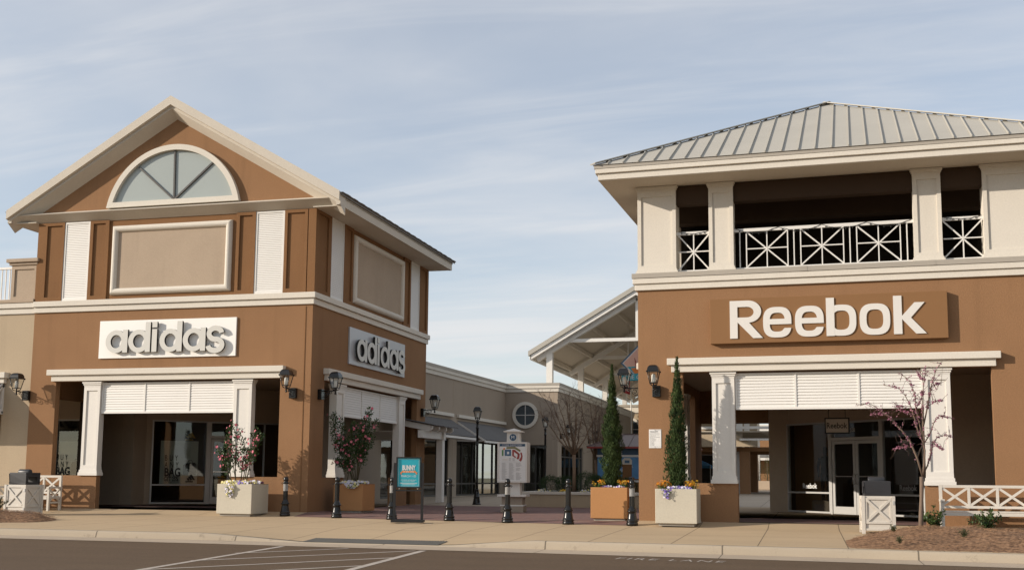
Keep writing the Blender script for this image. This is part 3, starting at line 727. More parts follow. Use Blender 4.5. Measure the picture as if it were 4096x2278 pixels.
# arcade ceiling and the shop behind it
mb = MB(); mb.box(-16, -0.22, 0.22, 10.53, 4.40, 4.46); mb.build('arcade_ceiling', M['taupe'], A)
mb = MB(); mb.wall('x', -16, -9.0, 0.0, 4.4, 4.5, 4.62, [(-12.28, -11.22, 0.02, 3.10)]); mb.box(-9.12, -9.0, 4.62, 5.34, 0, 4.4)
mb.box(-9.50, -9.46, 4.488, 4.5, 0, 4.4)
SA = local((-9.0, 5.3), R_(45))
w2 = MB(); w2.wall('x', 0.0, 8.7, 0.0, 4.4, 0.0, 0.12, [(0.20, 2.28, 0.02, 3.12), (2.28, 3.96, 0.0, 3.12), (3.96, 6.6, 0.02, 3.12)]); w2.xform(SA)
mb.add(w2.v, w2.f); mb.build('shop_wall', M['taupe'], A)
mb = MB(); w3 = MB(); w3.box(-0.3, 8.7, 2.6, 2.7, 0, 4.4); w3.box(-2.2, -2.1, -2.5, 2.7, 0, 4.4); w3.box(8.6, 8.7, 0.12, 2.7, 0, 4.4); w3.xform(SA); mb.add(w3.v, w3.f)
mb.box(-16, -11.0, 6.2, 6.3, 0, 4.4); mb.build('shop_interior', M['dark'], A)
wn = window(A, SA, 0.20, 2.28, 0.02, 3.12, (), (0.72,))
vm = Matrix(SA)
MB().box(0.55, 1.95, 0.06, 0.065, 0.76, 2.36).xform(SA).build('poster', M['film'], wn)
for b_, sz, z, sx, kw in (('BUY', 0.30, 1.615, 0.62, dict(space=1.75)), ('ANY', 0.30, 1.36, 0.62, dict(space=1.75)), ('BAG', 0.43, 1.045, 0.72, dict(offset=0.012)), ('GET 25%', 0.235, 0.86, 0.60, dict(offset=0.006)), ('YOUR ENTIRE PURCHASE', 0.055, 0.80, 0.9, {})):
    wtext(wn, SA, b_, sz, M['ink'], 0.70, z, -0.06 + 0.05, sx, 'lettering', **kw)
def bag(par, mx, x, z, s_):
    mb = MB(); P = [(0, 0), (0.62, 0), (0.66, 0.10), (0.64, 0.52), (0.56, 0.60), (0.08, 0.58), (-0.01, 0.48), (-0.02, 0.08)]
    mb.prism([(x + a * s_, z + c * s_) for a, c in P], 'y', 0.035, 0.055); mb.tube([(x + .2 * s_, 0.045, z + .58 * s_), (x + .24 * s_, 0.045, z + .72 * s_), (x + .40 * s_, 0.045, z + .72 * s_), (x + .45 * s_, 0.045, z + .58 * s_)], 0.012, 6)
    mb.xform(mx).build('bag_picture', M['mannequin'], par)
bag(wn, SA, 1.42, 1.10, 0.75); stripes_mark(wn, SA, 1.48, 0.82, 0.36, M['ink'])
d1 = door(A, SA, 2.42, 3.16, 2.46, 'L'); d2 = door(A, SA, 3.18, 3.92, 2.46, 'R')
mb = MB(); mb.box(2.28, 2.40, -.055, .055, 0, 3.12); mb.box(3.94, 3.99, -.055, .055, 0, 3.12); mb.box(2.40, 3.94, -.055, .055, 2.48, 2.58); mb.box(2.40, 3.94, -.055, .055, 3.06, 3.12)
df = mb.xform(SA).build('door_frame', M['alu'], A)
MB().quad((2.40, 0, 2.58), (3.94, 0, 2.58), (3.94, 0, 3.06), (2.40, 0, 3.06)).xform(SA).build('transom_pane', M['glass'], df)
wn2 = window(A, SA, 4.02, 6.6, 0.02, 3.12, (4.48,), (0.72,))
LW = local((0, 4.56), 0)
wn3 = window(A, LW, -12.28, -11.22, 0.02, 3.10, (), (0.72,))
MB().box(-12.2, -11.3, 0.06, 0.065, 0.76, 2.3).xform(LW).build('poster', M['film'], wn3)
for b_, sz, z, sx, kw in (('BUY', 0.30, 1.60, 0.62, dict(space=1.75)), ('ANY', 0.30, 1.345, 0.62, dict(space=1.75)), ('BAG', 0.43, 1.045, 0.72, dict(offset=0.012))):
    wtext(wn3, LW, b_, sz, M['ink'], -12.25, z, -0.012, sx, 'lettering', **kw)
bag(wn3, LW, -11.64, 1.10, 0.75)
# yellow mark on the shop's inner wall seen through the glass
stripes_mark(wn, local((-9.0, 5.3), R_(45)), 1.55, 2.40, 0.40, M['wallyellow'], y=0.6)

# ------------------------------------------------------------------ wall signs of the gabled store: white boards with raised round letters
def glyph_a(x, tall):      # ring with a stem on its right (a, d)
    r = 0.37; vs, fs = outline([sell(x + r, r - 0.01, r, r + 0.0, 2.0), sell(x + r, r - 0.01, 0.195, 0.215, 2.0, 48)], 0.04)
    mb = MB(); mb.add(vs, fs); st = 0.175; mb.box(x + 2 * r - 0.135, x + 2 * r - 0.135 + st, -0.042, 0.042, 0.0, tall); return mb
def glyph_i(x):
    mb = MB(); mb.box(x, x + 0.175, -0.04, 0.04, 0, 0.73); mb.box(x, x + 0.175, -0.04, 0.04, 0.785, 0.965); return mb
def glyph_s(x):
    cx = x + 0.31; pts = []
    for i in range(25): t = R_(8 + (270 - 8) * i / 24); pts.append((cx + 0.215 * math.cos(t), 0.535 + 0.175 * math.sin(t)))
    for i in range(1, 27): t = R_(90 - (90 + 172) * i / 26); pts.append((cx + 0.24 * math.cos(t), 0.18 + 0.18 * math.sin(t)))
    L, Rr = [], []
    for i, p in enumerate(pts):
        a = Vector(pts[max(i - 1, 0)]); c = Vector(pts[min(i + 1, len(pts) - 1)]); d = (c - a).normalized(); n = Vector((-d.y, d.x)) * 0.082
        L.append((p[0] + n.x, p[1] + n.y)); Rr.append((p[0] - n.x, p[1] - n.y))
    vs, fs = outline([L + Rr[::-1]], 0.04); return MB().add(vs, fs)
def round_sign(name, label, loc, rotz, wd, ht, board, group, x0=0.33, lift=0.145):
    s_ = thing(name, label, 'sign', loc, rotz, group)
    MB().box(0, wd, -0.055, 0.0, 0, ht).build('board', M[board], s_, bevel=0.006)
    xx = [('a', 0), ('d', 0.80), ('i', 1.635), ('d', 1.905), ('a', 2.715), ('s', 3.515)]
    k = (wd - 0.62 - 0.05) / 4.13
    for c, x in xx:
        g = glyph_i(x) if c == 'i' else glyph_s(x) if c == 's' else glyph_a(x, 0.965 if c == 'd' else 0.74)
        g.v = [(x0 + px * k, py - lift, 0.165 + pz) for px, py, pz in g.v]
        lt = g.build('letter', M['letterg'], s_)
        lt.data.materials.append(M['letterside'])
        for p in lt.data.polygons:
            if abs(p.normal.y) < 0.5: p.material_index = 1
    return s_
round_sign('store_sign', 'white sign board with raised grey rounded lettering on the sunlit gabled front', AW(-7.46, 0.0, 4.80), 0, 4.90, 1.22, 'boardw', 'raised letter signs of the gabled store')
round_sign('store_sign', 'sign board toned grey for shade, with raised pale lettering on the shaded side wall of the gabled store', AW(0.0, 2.82, 4.79), R_(90), 5.32, 1.24, 'boardshade', 'raised letter signs of the gabled store', x0=0.36)

# ------------------------------------------------------------------ tan store at the far left
N = thing('store_building', 'tan stucco store with roof railing at the left edge of the view', 'building', AW(-10.0, 0.0))
mb = MB(); mb.wall('x', -16.0, -0.02, 0, 6.36, 0.06, 0.28, [(-12, -1.10, -1, 4.05)]); mb.box(-12.0, -16, 0.06, 0.28, 0, 1.0)
mb.wall('x', -16, 0, 0, 6.36, 11, 11.2); mb.wall('y', 0.28, 11, 0, 6.36, -16.0, -15.8)
mb.build('wall', M['tan'], N)
mb = MB(); mb.box(-16, -0.02, -0.06, 0.06, 6.55, 6.72); mb.box(-16, -0.02, 0.0, 0.06, 6.36, 6.55); mb.build('band_cornice', M['trim'], N, bevel=0.012)
mb = MB(); mb.box(-16, -0.02, -0.09, 0.4, 6.725, 6.84); mb.build('parapet_cap', M['tan2'], N, bevel=0.01)
mb = MB(); mb.box(-0.98, -0.02, 0.02, 0.6, 6.84, 8.0); fr_ = mb
frame_strips(fr_, 'x', -0.98, -0.02, 6.84, 8.0, -0.02, 0.02, 0.12, 0.08, 0.14, 0.10)
fr_.build('parapet_pier', M['tan2'], N)
mb = MB(); mb.box(-1.06, 0.04, -0.07, 0.66, 8.0, 8.09); mb.box(-1.13, 0.10, -0.14, 0.72, 8.09, 8.21); mb.build('pier_cap', M['tan2'], N, bevel=0.01)
mb = MB(); mb.box(-15.9, -0.98, 0.2, 0.28, 7.93, 8.0); mb.box(-15.9, -0.98, 0.21, 0.27, 6.86, 6.90)
for i in range(96): mb.box(-1.11 - i * 0.155, -1.08 - i * 0.155, 0.225, 0.255, 6.9, 7.93)
mb.build('roof_railing', M['whitem'], N)
tiers(N, 'x', [(-12.2, -0.90, -0.16, 0.06, 4.22, 4.41), (-12.1, -0.97, -0.08, 0.06, 4.05, 4.22)])
mb = MB(); mb.box(-16, -0.1, 0.3, 11, 6.0, 6.2); mb.build('flat_roof', M['capmetal'], N)
# white framed pent canopy over its opening (end frame with a diagonal brace)
mb = MB()
for x in (-1.09, -6.0, -11.0):
    mb.bar((x, 0.02, 3.06), (x, 0.02, 4.02), 0.09, 0.09, (1, 0, 0)); mb.bar((x, 0.05, 4.0), (x, -1.12, 2.98), 0.09, 0.09, (1, 0, 0)); mb.bar((x, -1.10, 2.98), (x, 0.05, 3.08), 0.09, 0.09, (1, 0, 0)); mb.bar((x, 0.02, 3.12), (x, -0.58, 3.46), 0.07, 0.07, (1, 0, 0))
mb.bar((-11.0, -1.14, 2.98), (-1.05, -1.14, 2.98), 0.1, 0.14)
mb.build('canopy_frame', M['whitem'], N)
MB().prism([(0.06, 4.08), (0.06, 4.04), (-1.22, 2.98), (-1.22, 3.03)], 'x', -11.1, -1.04).build('canopy_roof', M['galv'], N)
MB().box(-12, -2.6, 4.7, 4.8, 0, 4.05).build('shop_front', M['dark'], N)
# ------------------------------------------------------------------ hip-roofed store (right)
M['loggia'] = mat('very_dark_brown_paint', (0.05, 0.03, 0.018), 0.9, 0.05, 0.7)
B = thing('store_building', 'brown stucco store with a grey standing-seam hip roof and open railed loggia', 'building', tuple(B0), BR)
mb = MB(); mb.wall('x', 0.0, 9.85, 0.0, 6.10, 0.0, 0.22, [(1.18, 8.72, -1, 3.88)])
mb.wall('x', 0.0, 9.85, 0.0, 6.10, 10.78, 11.0, [(0.22, 2.7, -1, 3.05)])
mb.wall('y', 0.22, 10.78, 0.0, 6.10, 0.0, 0.22, [(0.95, 9.4, -1, 3.88)])
mb.box(0.004, 0.22, 0.95, 2.55, 0, 0.985); mb.box(0.004, 0.22, 7.3, 8.4, 0, 0.985); mb.wall('y', 0.22, 10.78, 0.0, 6.10, 9.63, 9.85)
mb.box(1.18, 2.58, 0.004, 0.22, 0, 0.99); mb.box(7.11, 8.72, 0.004, 0.22, 0, 0.975)
mb.build('lower_wall', M['brown'], B)
mb = MB()
mb.box(-0.07, 9.92, -0.07, 0.0, 6.10, 6.27); mb.box(-0.12, 9.97, -0.12, 0.0, 6.27, 6.42)
mb.box(-0.07, 0.0, 0.0, 11.0, 6.10, 6.27); mb.box(-0.12, 0.0, 0.0, 11.0, 6.27, 6.42)
mb.build('band_cornice', M['trim'], B, bevel=0.012)
mb = MB(); mb.box(-0.14, 9.99, -0.14, 0.45, 6.424, 6.55)
for u in (4.25, 7.35): mb.box(u, u + 0.18, -0.146, -0.14, 6.424, 6.553)
mb.box(-0.14, 0.45, 0.45, 11.1, 6.424, 6.55); mb.box(9.5, 9.99, 0.45, 11.1, 6.424, 6.55); mb.box(0.45, 9.5, 10.6, 11.1, 6.424, 6.55)
mb.build('parapet_cap', M['capmetal'], B)
MB().box(0.2, 9.6, 0.4, 10.7, 6.30, 6.36).build('loggia_floor', M['capmetal'], B)
def cornerpier(u0, u1, v0, v1):
    return None
for l, r in ((0.0, 1.04), (1.915, 2.56), (7.05, 7.72), (8.69, 9.80)): column(B, 'x', l, r, 0.02, 6.55, 8.935, -1, 0.42 if r - l < 0.8 else 0.62)
for v in (2.4, 7.2, 10.2):
    MB().box(0.05, 0.6, v, v + 0.6, 6.55, 8.93).build('side_pier', M['trim'], B); MB().box(9.2, 9.75, v, v + 0.6, 6.55, 8.93).build('side_pier', M['trim'], B)
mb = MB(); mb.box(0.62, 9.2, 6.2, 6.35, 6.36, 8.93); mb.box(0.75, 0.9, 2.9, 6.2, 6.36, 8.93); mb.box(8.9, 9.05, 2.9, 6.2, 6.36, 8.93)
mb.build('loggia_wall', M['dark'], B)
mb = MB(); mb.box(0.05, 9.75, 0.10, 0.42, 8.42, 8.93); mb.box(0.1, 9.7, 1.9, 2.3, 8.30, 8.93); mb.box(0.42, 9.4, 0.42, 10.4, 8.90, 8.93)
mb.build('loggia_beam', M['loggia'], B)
def rail(u0, u1, cells, name='railing'):
    mb = MB(); y0, y1 = 0.16, 0.205; zb, zt = 6.585, 7.68; b = 0.028
    mb.box(u0, u1, 0.155, 0.21, zt - 0.085, zt); mb.box(u0, u1, y0, y1, zb, zb + 0.05)
    for c in cells:
        if len(c) == 1: mb.box(c[0] - b / 2, c[0] + b / 2, y0, y1, zb + .05, zt - .085); continue
        l, r = c; m_ = (l + r) / 2; zm = (zb + zt) / 2
        for x in ((l, m_, r) if len(cells) > 1 else (m_,)): mb.box(x - b / 2, x + b / 2, y0, y1, zb + .05, zt - .085)
        mb.box(l, r, y0 + .004, y1 - .004, zm - b / 2, zm + b / 2)
        mb.bar((l, 0.181, zb + .05), (r, 0.181, zt - .085), 0.034, 0.036, (0, 1, 0)); mb.bar((l, 0.184, zt - .085), (r, 0.184, zb + .05), 0.034, 0.036, (0, 1, 0))
    return mb.build(name, M['whitem'], B)
rail(1.04, 1.92, [(1.08, 1.90)]); rail(7.72, 8.70, [(7.75, 8.68)])
rail(2.56, 7.05, [(2.71,), (2.88, 3.94), (4.10,), (4.27, 5.34), (5.50,), (5.67, 6.73), (6.89,)])
# eaves, soffit, hip roof
MB().box(-0.86, 10.71, -0.98, 11.9, 8.945, 8.975).build('eave_soffit', M['soffit'], B)
mb = MB()
for o, z0, z1 in ((0.0, 8.955, 9.125), (0.06, 9.125, 9.245)):
    a, c = -0.87 - o, 10.72 + o; p, q = -1.0 - o, 11.93 + o
    mb.box(a, c, p, p + 0.14, z0, z1); mb.box(a, c, q - 0.14, q, z0, z1); mb.box(a, a + 0.14, p + 0.14, q - 0.14, z0, z1); mb.box(c - 0.14, c, p + 0.14, q - 0.14, z0, z1)
mb.build('eave_fascia', M['trim'], B, bevel=0.01)
ea = (-0.99, 10.84, -1.10, 12.05); ap = (4.93, 5.2, 12.55); ze = 9.345
mb = MB()
mb.box(ea[0] + .03, ea[1] - .03, ea[2] + .03, ea[3] - .03, 9.25, 9.335)
mb.build('drip_edge', M['capmetal'], B)
c4 = [(ea[0], ea[2], ze), (ea[1], ea[2], ze), (ea[1], ea[3], ze), (ea[0], ea[3], ze)]
rf = MB().add(c4 + [ap], [(0, 1, 4), (1, 2, 4), (2, 3, 4), (3, 0, 4), (3, 2, 1, 0)]).build('hip_roof', M['greymetal'], B)
mb = MB()
def seam(face, t):   # standing seam climbing straight from the eave to the hip
    if face in 'FB':
        x = ea[0] + t * (ea[1] - ea[0]); y0 = ea[2] if face == 'F' else ea[3]
        k = (x - ea[0]) / (ap[0] - ea[0]) if x < ap[0] else (ea[1] - x) / (ea[1] - ap[0])
        return (x, y0, ze), (x, y0 + (ap[1] - y0) * k, ze + (ap[2] - ze) * k)
    y = ea[2] + t * (ea[3] - ea[2]); x0 = ea[0] if face == 'L' else ea[1]
    k = (y - ea[2]) / (ap[1] - ea[2]) if y < ap[1] else (ea[3] - y) / (ea[3] - ap[1])
    return (x0, y, ze), (x0 + (ap[0] - x0) * k, y, ze + (ap[2] - ze) * k)
for face, nn in (('F', 29), ('L', 32), ('R', 32), ('B', 29)):
    for i in range(1, nn):
        p, q = seam(face, i / nn); p = Vector(p); q = Vector(q); mb.bar(p + Vector((0, 0, 0.02)), q + Vector((0, 0, 0.015)), 0.020, 0.045)
mb.build('standing_seams', M['greymetal'], rf, weld=False)
mb = MB()
for p in c4: mb.bar(Vector(p) + Vector((0, 0, 0.035)), Vector(ap) + Vector((0, 0, 0.05)), 0.24, 0.03)
mb.build('hip_cap', M['greymetal'], rf)
# ground-floor columns, louvre panel, lintel
for l, r in ((1.945, 2.525), (7.145, 7.765)): column(B, 'x', l, r, 0.0, 0.985, 3.87, -1)
louvres(B, 'x', 2.54, 7.13, 0.09, 2.885, 3.83, -1, (4.06, 5.61), 0.075)
tiers(B, 'x', [(0.80, 8.93, -0.20, 0.0, 4.065, 4.24), (0.90, 8.82, -0.12, 0.0, 3.88, 4.065)])
for l, r in ((1.90, 2.50), (7.34, 7.94)): column(B, 'y', l, r, 0.0, 0.985, 3.87, -1)
louvres(B, 'y', 2.52, 7.32, 0.09, 2.885, 3.83, -1, (4.1, 5.7), 0.075)
tiers(B, 'y', [(0.80, 9.5, -0.20, 0.0, 4.065, 4.24), (0.88, 9.45, -0.12, 0.0, 3.88, 4.065)])
# arcade and slanted shop front
mb = MB(); mb.box(0.22, 9.63, 0.22, 10.78, 4.2, 4.26); mb.build('arcade_ceiling', M['taupe'], B)
SB = local((2.9, 10.5), R_(-45))
mb = MB(); w2 = MB(); w2.wall('x', 0.5, 6.45, 0, 4.2, 0.0, 0.12, [(0.52, 2.55, 0.02, 2.98), (2.55, 4.78, 0.0, 2.98), (4.78, 6.42, 0.02, 2.98)]); w2.xform(SB); mb.add(w2.v, w2.f)
mb.box(2.66, 3.3, 10.1, 10.6, 0, 4.2); mb.wall('x', 7.46, 9.63, 0, 4.2, 5.9, 6.02); mb.box(8.0, 8.04, 5.888, 5.9, 0, 4.2); mb.box(2.6, 3.0, 10.6, 16, 0, 4.2)
mb.build('shop_wall', M['taupe'], B)
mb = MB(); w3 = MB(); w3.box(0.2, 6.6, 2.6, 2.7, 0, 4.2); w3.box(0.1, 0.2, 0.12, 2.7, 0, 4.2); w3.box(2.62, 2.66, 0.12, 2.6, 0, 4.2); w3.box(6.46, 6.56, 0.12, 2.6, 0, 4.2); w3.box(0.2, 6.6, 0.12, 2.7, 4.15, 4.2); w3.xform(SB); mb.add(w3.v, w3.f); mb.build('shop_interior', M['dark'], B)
mb = MB(); w3 = MB(); w3.box(0.5, 1.7, 1.6, 1.66, 0, 2.9); w3.box(1.9, 2.6, 1.6, 1.66, 0, 2.9); w3.xform(SB); mb.add(w3.v, w3.f); mb.build('display_wall', mat('pale_display_wall', (0.42, 0.37, 0.30), 0.9, 0.04, 1), B)
b1 = window(B, SB, 0.52, 2.55, 0.02, 2.98, (), (0.68,))
wtext(b1, SB, 'Reebok', 0.235, M['vinylw'], 1.22, 0.82, -0.015, 0.92, 'lettering', offset=0.004)
bdf = MB(); bdf.box(2.55, 2.63, -.055, .055, 0, 2.98); bdf.box(4.70, 4.78, -.055, .055, 0, 2.98); bdf.box(2.63, 4.70, -.055, .055, 2.36, 2.46); bdf.box(2.63, 4.70, -.055, .055, 2.92, 2.98)
bdf = bdf.xform(SB).build('door_frame', M['alu'], B)
MB().quad((2.63, 0, 2.46), (4.70, 0, 2.46), (4.70, 0, 2.92), (2.63, 0, 2.92)).xform(SB).build('transom_pane', M['glass'], bdf)
wtext(bdf, SB, '500', 0.17, M['vinylw'], 3.45, 2.63, -0.015, 0.85, 'lettering')
door(B, SB, 2.64, 3.655, 2.35, 'L'); door(B, SB, 3.675, 4.69, 2.35, 'R')
b2 = window(B, SB, 4.78, 6.42, 0.02, 2.98, (), (0.66,))
wtext(b2, SB, 'Reebok', 0.235, M['greyp'], 5.42, 0.80, -0.015, 0.92, 'lettering', offset=0.004)
MB().box(2.9, 3.6, 10.9, 11.3, 0, 0.01).build('door_sill', M['alu'], B)

# reebok sign: brown box with white letters of squared-off round shapes
sg = thing('store_sign', 'brown box sign with large white lettering above the louvred opening', 'sign', BW(0, 0, 0), BR)
MB().box(1.94, 7.76, -0.165, 0.0, 4.595, 5.765).build('board', mat('brown_sign_box', (0.225, 0.118, 0.052), 0.7, 0.02, 0.5, spec=0.2, fine=0.01), sg, bevel=0.006)
def ring(cx, a, n=2.9, t=0.165, tz=0.15, h=0.395, cz=0.395): return [sell(cx, cz, a, h, n), sell(cx, cz, a - t, h - tz, n)]
def letter(splines, z0=4.715, boxes=()):
    vs, fs = outline(splines, 0.012); mb = MB(); mb.add([(x, y - 0.182, z + z0) for x, y, z in vs], fs)
    for (l, r, b_, t_) in boxes: mb.box(l, r, -0.196, -0.17, z0 + b_, z0 + t_)
    return mb.build('letter', M['letterw'], sg)
def glyph_e(cx, a=0.355):
    o_, i_ = ring(cx, a); h0, h1, ht = 0.395 - 0.055, 0.395 + 0.085, 0.395 - 0.155
    oo = sorted([p for p in o_], key=lambda p: math.atan2(p[1] - 0.395, p[0] - cx) % (2 * math.pi))
    ii = sorted([p for p in i_], key=lambda p: math.atan2(p[1] - 0.395, p[0] - cx) % (2 * math.pi))
    up_ = [p for p in oo if not (p[0] > cx and p[1] < h0)]
    st_ = [(cx + a, h0)] + up_ + [p for p in oo if p[0] > cx and p[1] < ht]
    st_ = [(cx + a, h0)] + [p for p in oo if (p[1] >= h0) or (p[0] <= cx)] + [p for p in oo if p[0] > cx and p[1] < ht] + [(cx + a - 0.012, ht), (cx + a - 0.165, ht)]
    inn = [p for p in ii if p[0] > cx and p[1] < ht][::-1] + [p for p in ii if p[0] <= cx and p[1] < h0][::-1]
    hole = [p for p in ii if p[1] >= h1]
    hole = [(cx + a - 0.165, h1)] + hole + [(cx - a + 0.165, h1)]
    return letter([st_ + inn + [(cx - a + 0.165, h0)], hole])
pR = [(2.455, 0), (2.455, 0.985), (2.92, 0.985)] + [(2.92 + 0.335 * math.sin(t), 0.695 + 0.29 * math.cos(t)) for t in [math.pi * i / 20 for i in range(1, 20)]] + [(2.945, 0.405), (3.29, 0), (3.045, 0), (2.65, 0.42), (2.65, 0)]
hR = [(2.65, 0.545), (2.65, 0.82), (2.90, 0.82)] + [(2.90 + 0.165 * math.sin(t), 0.6825 + 0.1375 * math.cos(t)) for t in [math.pi * i / 12 for i in range(1, 12)]] + [(2.90, 0.545)]
letter([pR, hR]); glyph_e(3.655); glyph_e(4.455)
letter(ring(5.235, 0.365), boxes=((4.87, 5.07, 0.0, 0.975),)); letter(ring(6.045, 0.365))
letter([[(6.49, 0), (6.49, 0.965), (6.69, 0.965), (6.69, 0.455), (6.99, 0.785), (7.23, 0.785), (6.90, 0.405), (7.26, 0), (7.015, 0), (6.69, 0.375), (6.69, 0)]])
# hanging sign over the door
hs = thing('hanging_sign', 'cream framed hanging sign with dark lettering above the shop doors', 'sign', BW(4.62, 5.5, 2.47), BR + R_(-3))
MB().box(0, 0.72, -0.03, 0.03, 0, 0.48).build('frame', M['blackm'], hs, bevel=0.005)
MB().box(0.04, 0.68, -0.034, 0.034, 0.04, 0.44).build('panel', M['trim'], hs)
text('Reebok', 0.24, M['ink'], hs, (0.05, -0.037, 0.165), sx=0.80, offset=0.004)
mb = MB()
for x in (0.12, 0.60): mb.box(x - 0.01, x + 0.01, -0.01, 0.01, 0.48, 1.75)
mb.build('hanger', M['blackm'], hs)
# mannequin standing in the shop window
mq = thing('mannequin', 'dark dressed mannequin standing behind the shop window on a low plinth', 'mannequin', tuple(BM @ (SB @ Vector((1.40, 0.85, 0)))), BR)
MB().box(-0.45, 0.45, -0.3, 0.3, 0.0, 0.42).build('plinth', M['interior'], mq)
def oval(cx, cy, z, a, b_, n=14): return [(cx + a * math.cos(2 * math.pi * k / n), cy + b_ * math.sin(2 * math.pi * k / n), z) for k in range(n)]
body = MB(); z0 = 0.42
body.loft([oval(0, 0, z0 + z, a, b_) for z, a, b_ in ((0.86, .15, .10), (0.98, .16, .11), (1.10, .145, .10), (1.25, .17, .11), (1.38, .19, .11), (1.45, .15, .09), (1.49, .06, .06), (1.55, .055, .055), (1.58, .07, .08), (1.66, .08, .095), (1.74, .075, .09), (1.79, .03, .04))])
for s_ in (-1, 1):
    body.tube([(s_ * .08, 0, z0 + .9), (s_ * .09, .01, z0 + .5), (s_ * .09, 0, z0 + .08)], [.095, .07, .055], 10); body.box(s_ * .09 - .045, s_ * .09 + .045, -.17, .06, z0 + .0, z0 + .09)
    body.tube([(s_ * .18, 0, z0 + 1.40), (s_ * .24, .02, z0 + 1.12), (s_ * .22, -.06, z0 + .88), (s_ * .22, -.08, z0 + .78)], [.055, .042, .034, .03], 8)
body.build('figure', M['mannequin'], mq)

# ------------------------------------------------------------------ long grey-tan store across the plaza
T = thing('store_building', 'long grey-tan store across the plaza with a round window and two metal awnings', 'building', tuple(B0), BR)
g0 = 0.12
mb = MB()
mb.wall('y', 8.0, 32.0, 0.0, 5.95, -14.05, -13.75, [(14.5, 18.6, 0.15, 2.95), (19.5, 22.7, 0.15, 2.95), (23.9, 31.1, 0.15, 2.95)])
mb.wall('x', -14.05, -10.62, 0.0, 5.95, 32.0, 32.3, [(-12.6, -11.30, 0.0, 2.93)])
mb.build('wall', M['greytan'], T)
# receding flank of the same block
dv = Vector((-11.88 + 10.62, 61.0 - 32.3, 0)); FL = local((-10.62, 32.3), math.atan2(dv.y, dv.x))
w2 = MB(); w2.wall('x', 0.0, dv.length, 0.0, 5.95, 0.0, 0.3, [(0.7, 7.3, 0.0, 2.95), (10.5, 16, 0.15, 2.95)]); w2.box(dv.length - .3, dv.length, 0.3, 10, 0, 5.95); w2.xform(FL).build('flank_wall', M['greytan'], T)
mb = MB()
for o, z0, z1 in ((0.06, 5.95, 6.15), (0.12, 6.15, 6.31)):
    mb.box(-14.05, -13.75 + o, 8.0, 32.0 - o, z0, z1); mb.box(-14.05, -10.62 + o, 32.0 - o, 32.3, z0, z1)
    q = MB(); q.box(0.0, dv.length + o, -o, 0.3, z0, z1); q.xform(FL); mb.add(q.v, q.f)
mb.build('band_cornice', M['trim'], T)
mb = MB(); mb.box(-14.1, -13.61, 8.0, 31.86, 6.313, 6.44); mb.box(-14.1, -10.48, 31.86, 32.35, 6.313, 6.44); q = MB(); q.box(0.0, dv.length + .14, -.14, .35, 6.313, 6.445); q.xform(FL); mb.add(q.v, q.f)
mb.build('parapet_cap', M['capmetal'], T)
mb = MB(); mb.box(-30, -14.05, 8, 61, 5.8, 5.9); mb.box(-14.06, -11.9, 32.3, 60, 5.8, 5.9); mb.build('flat_roof', M['capmetal'], T)
mb = MB(); mb.box(-13.757, -13.742, 23.28, 23.30, 0, 5.9); mb.box(-10.90, -10.88, 31.993, 31.999, 0, 5.95); mb.build('expansion_joint', M['taupe'], T)
WT = local((-13.85, 0), R_(90))
for a0, a1, mu in ((14.5, 18.6, (15.9, 17.2)), (19.5, 22.7, (21.36,)), (23.9, 31.1, (24.88, 26.55, 28.38, 29.97))): window(T, WT, a0, a1, 0.15, 2.95, mu, (0.76,), 0.07, 'darkframe')
mb = MB(); mb.box(-15.6, -15.5, 12, 32, 0, 4); mb.box(-12.6, -11.3, 34.2, 34.3, 0, 3.5); q = MB(); q.box(0.5, 17, 2.0, 2.1, 0, 3.5); q.xform(FL); mb.add(q.v, q.f); mb.build('shop_interior', M['dark'], T)
mb = MB(); mb.box(-15.4, -14.1, 12, 32, 3.3, 3.4); mb.build('shop_ceiling', M['interior'], T)
window(T, local((0, 32.15), 0), -12.6, -11.30, 0.0, 2.93, (-11.95,), (0.76,), 0.06, 'darkframe')
window(T, FL @ Matrix.Translation((0, 0.15, 0)), 0.7, 7.3, 0.0, 2.95, (2.2, 3.6, 5.2), (2.3,), 0.07, 'darkframe'); window(T, FL @ Matrix.Translation((0, 0.15, 0)), 10.5, 16, 0.15, 2.95, (12.3, 14.1), (0.76,), 0.07, 'darkframe')
for a0, a1 in ((14.0, 23.1), (23.82, 31.86)): tiers(T, 'y', [(a0, a1, -13.75, -13.60, 4.06, 4.22)], 'awning_lintel')
rw_ = MB(); vs, fs = outline([sell(0, 0, 0.76, 0.76, 2.0), sell(0, 0, 0.58, 0.58, 2.0)], 0.06); rw_.add([(x - 12.52, y + 31.96, z + 4.625) for x, y, z in vs], fs)
rw_ = rw_.build('round_window', M['trim'], T)
MB().prism([(x - 12.52, z + 4.625) for x, z in sell(0, 0, 0.59, 0.59, 2.0)], 'y', 31.97, 31.99).build('glazing', M['darkglass'], rw_)
mb = MB(); mb.box(-12.545, -12.495, 31.94, 31.97, 4.05, 5.2); mb.box(-13.1, -11.94, 31.942, 31.968, 4.60, 4.65); mb.build('mullion', M['alu'], rw_)
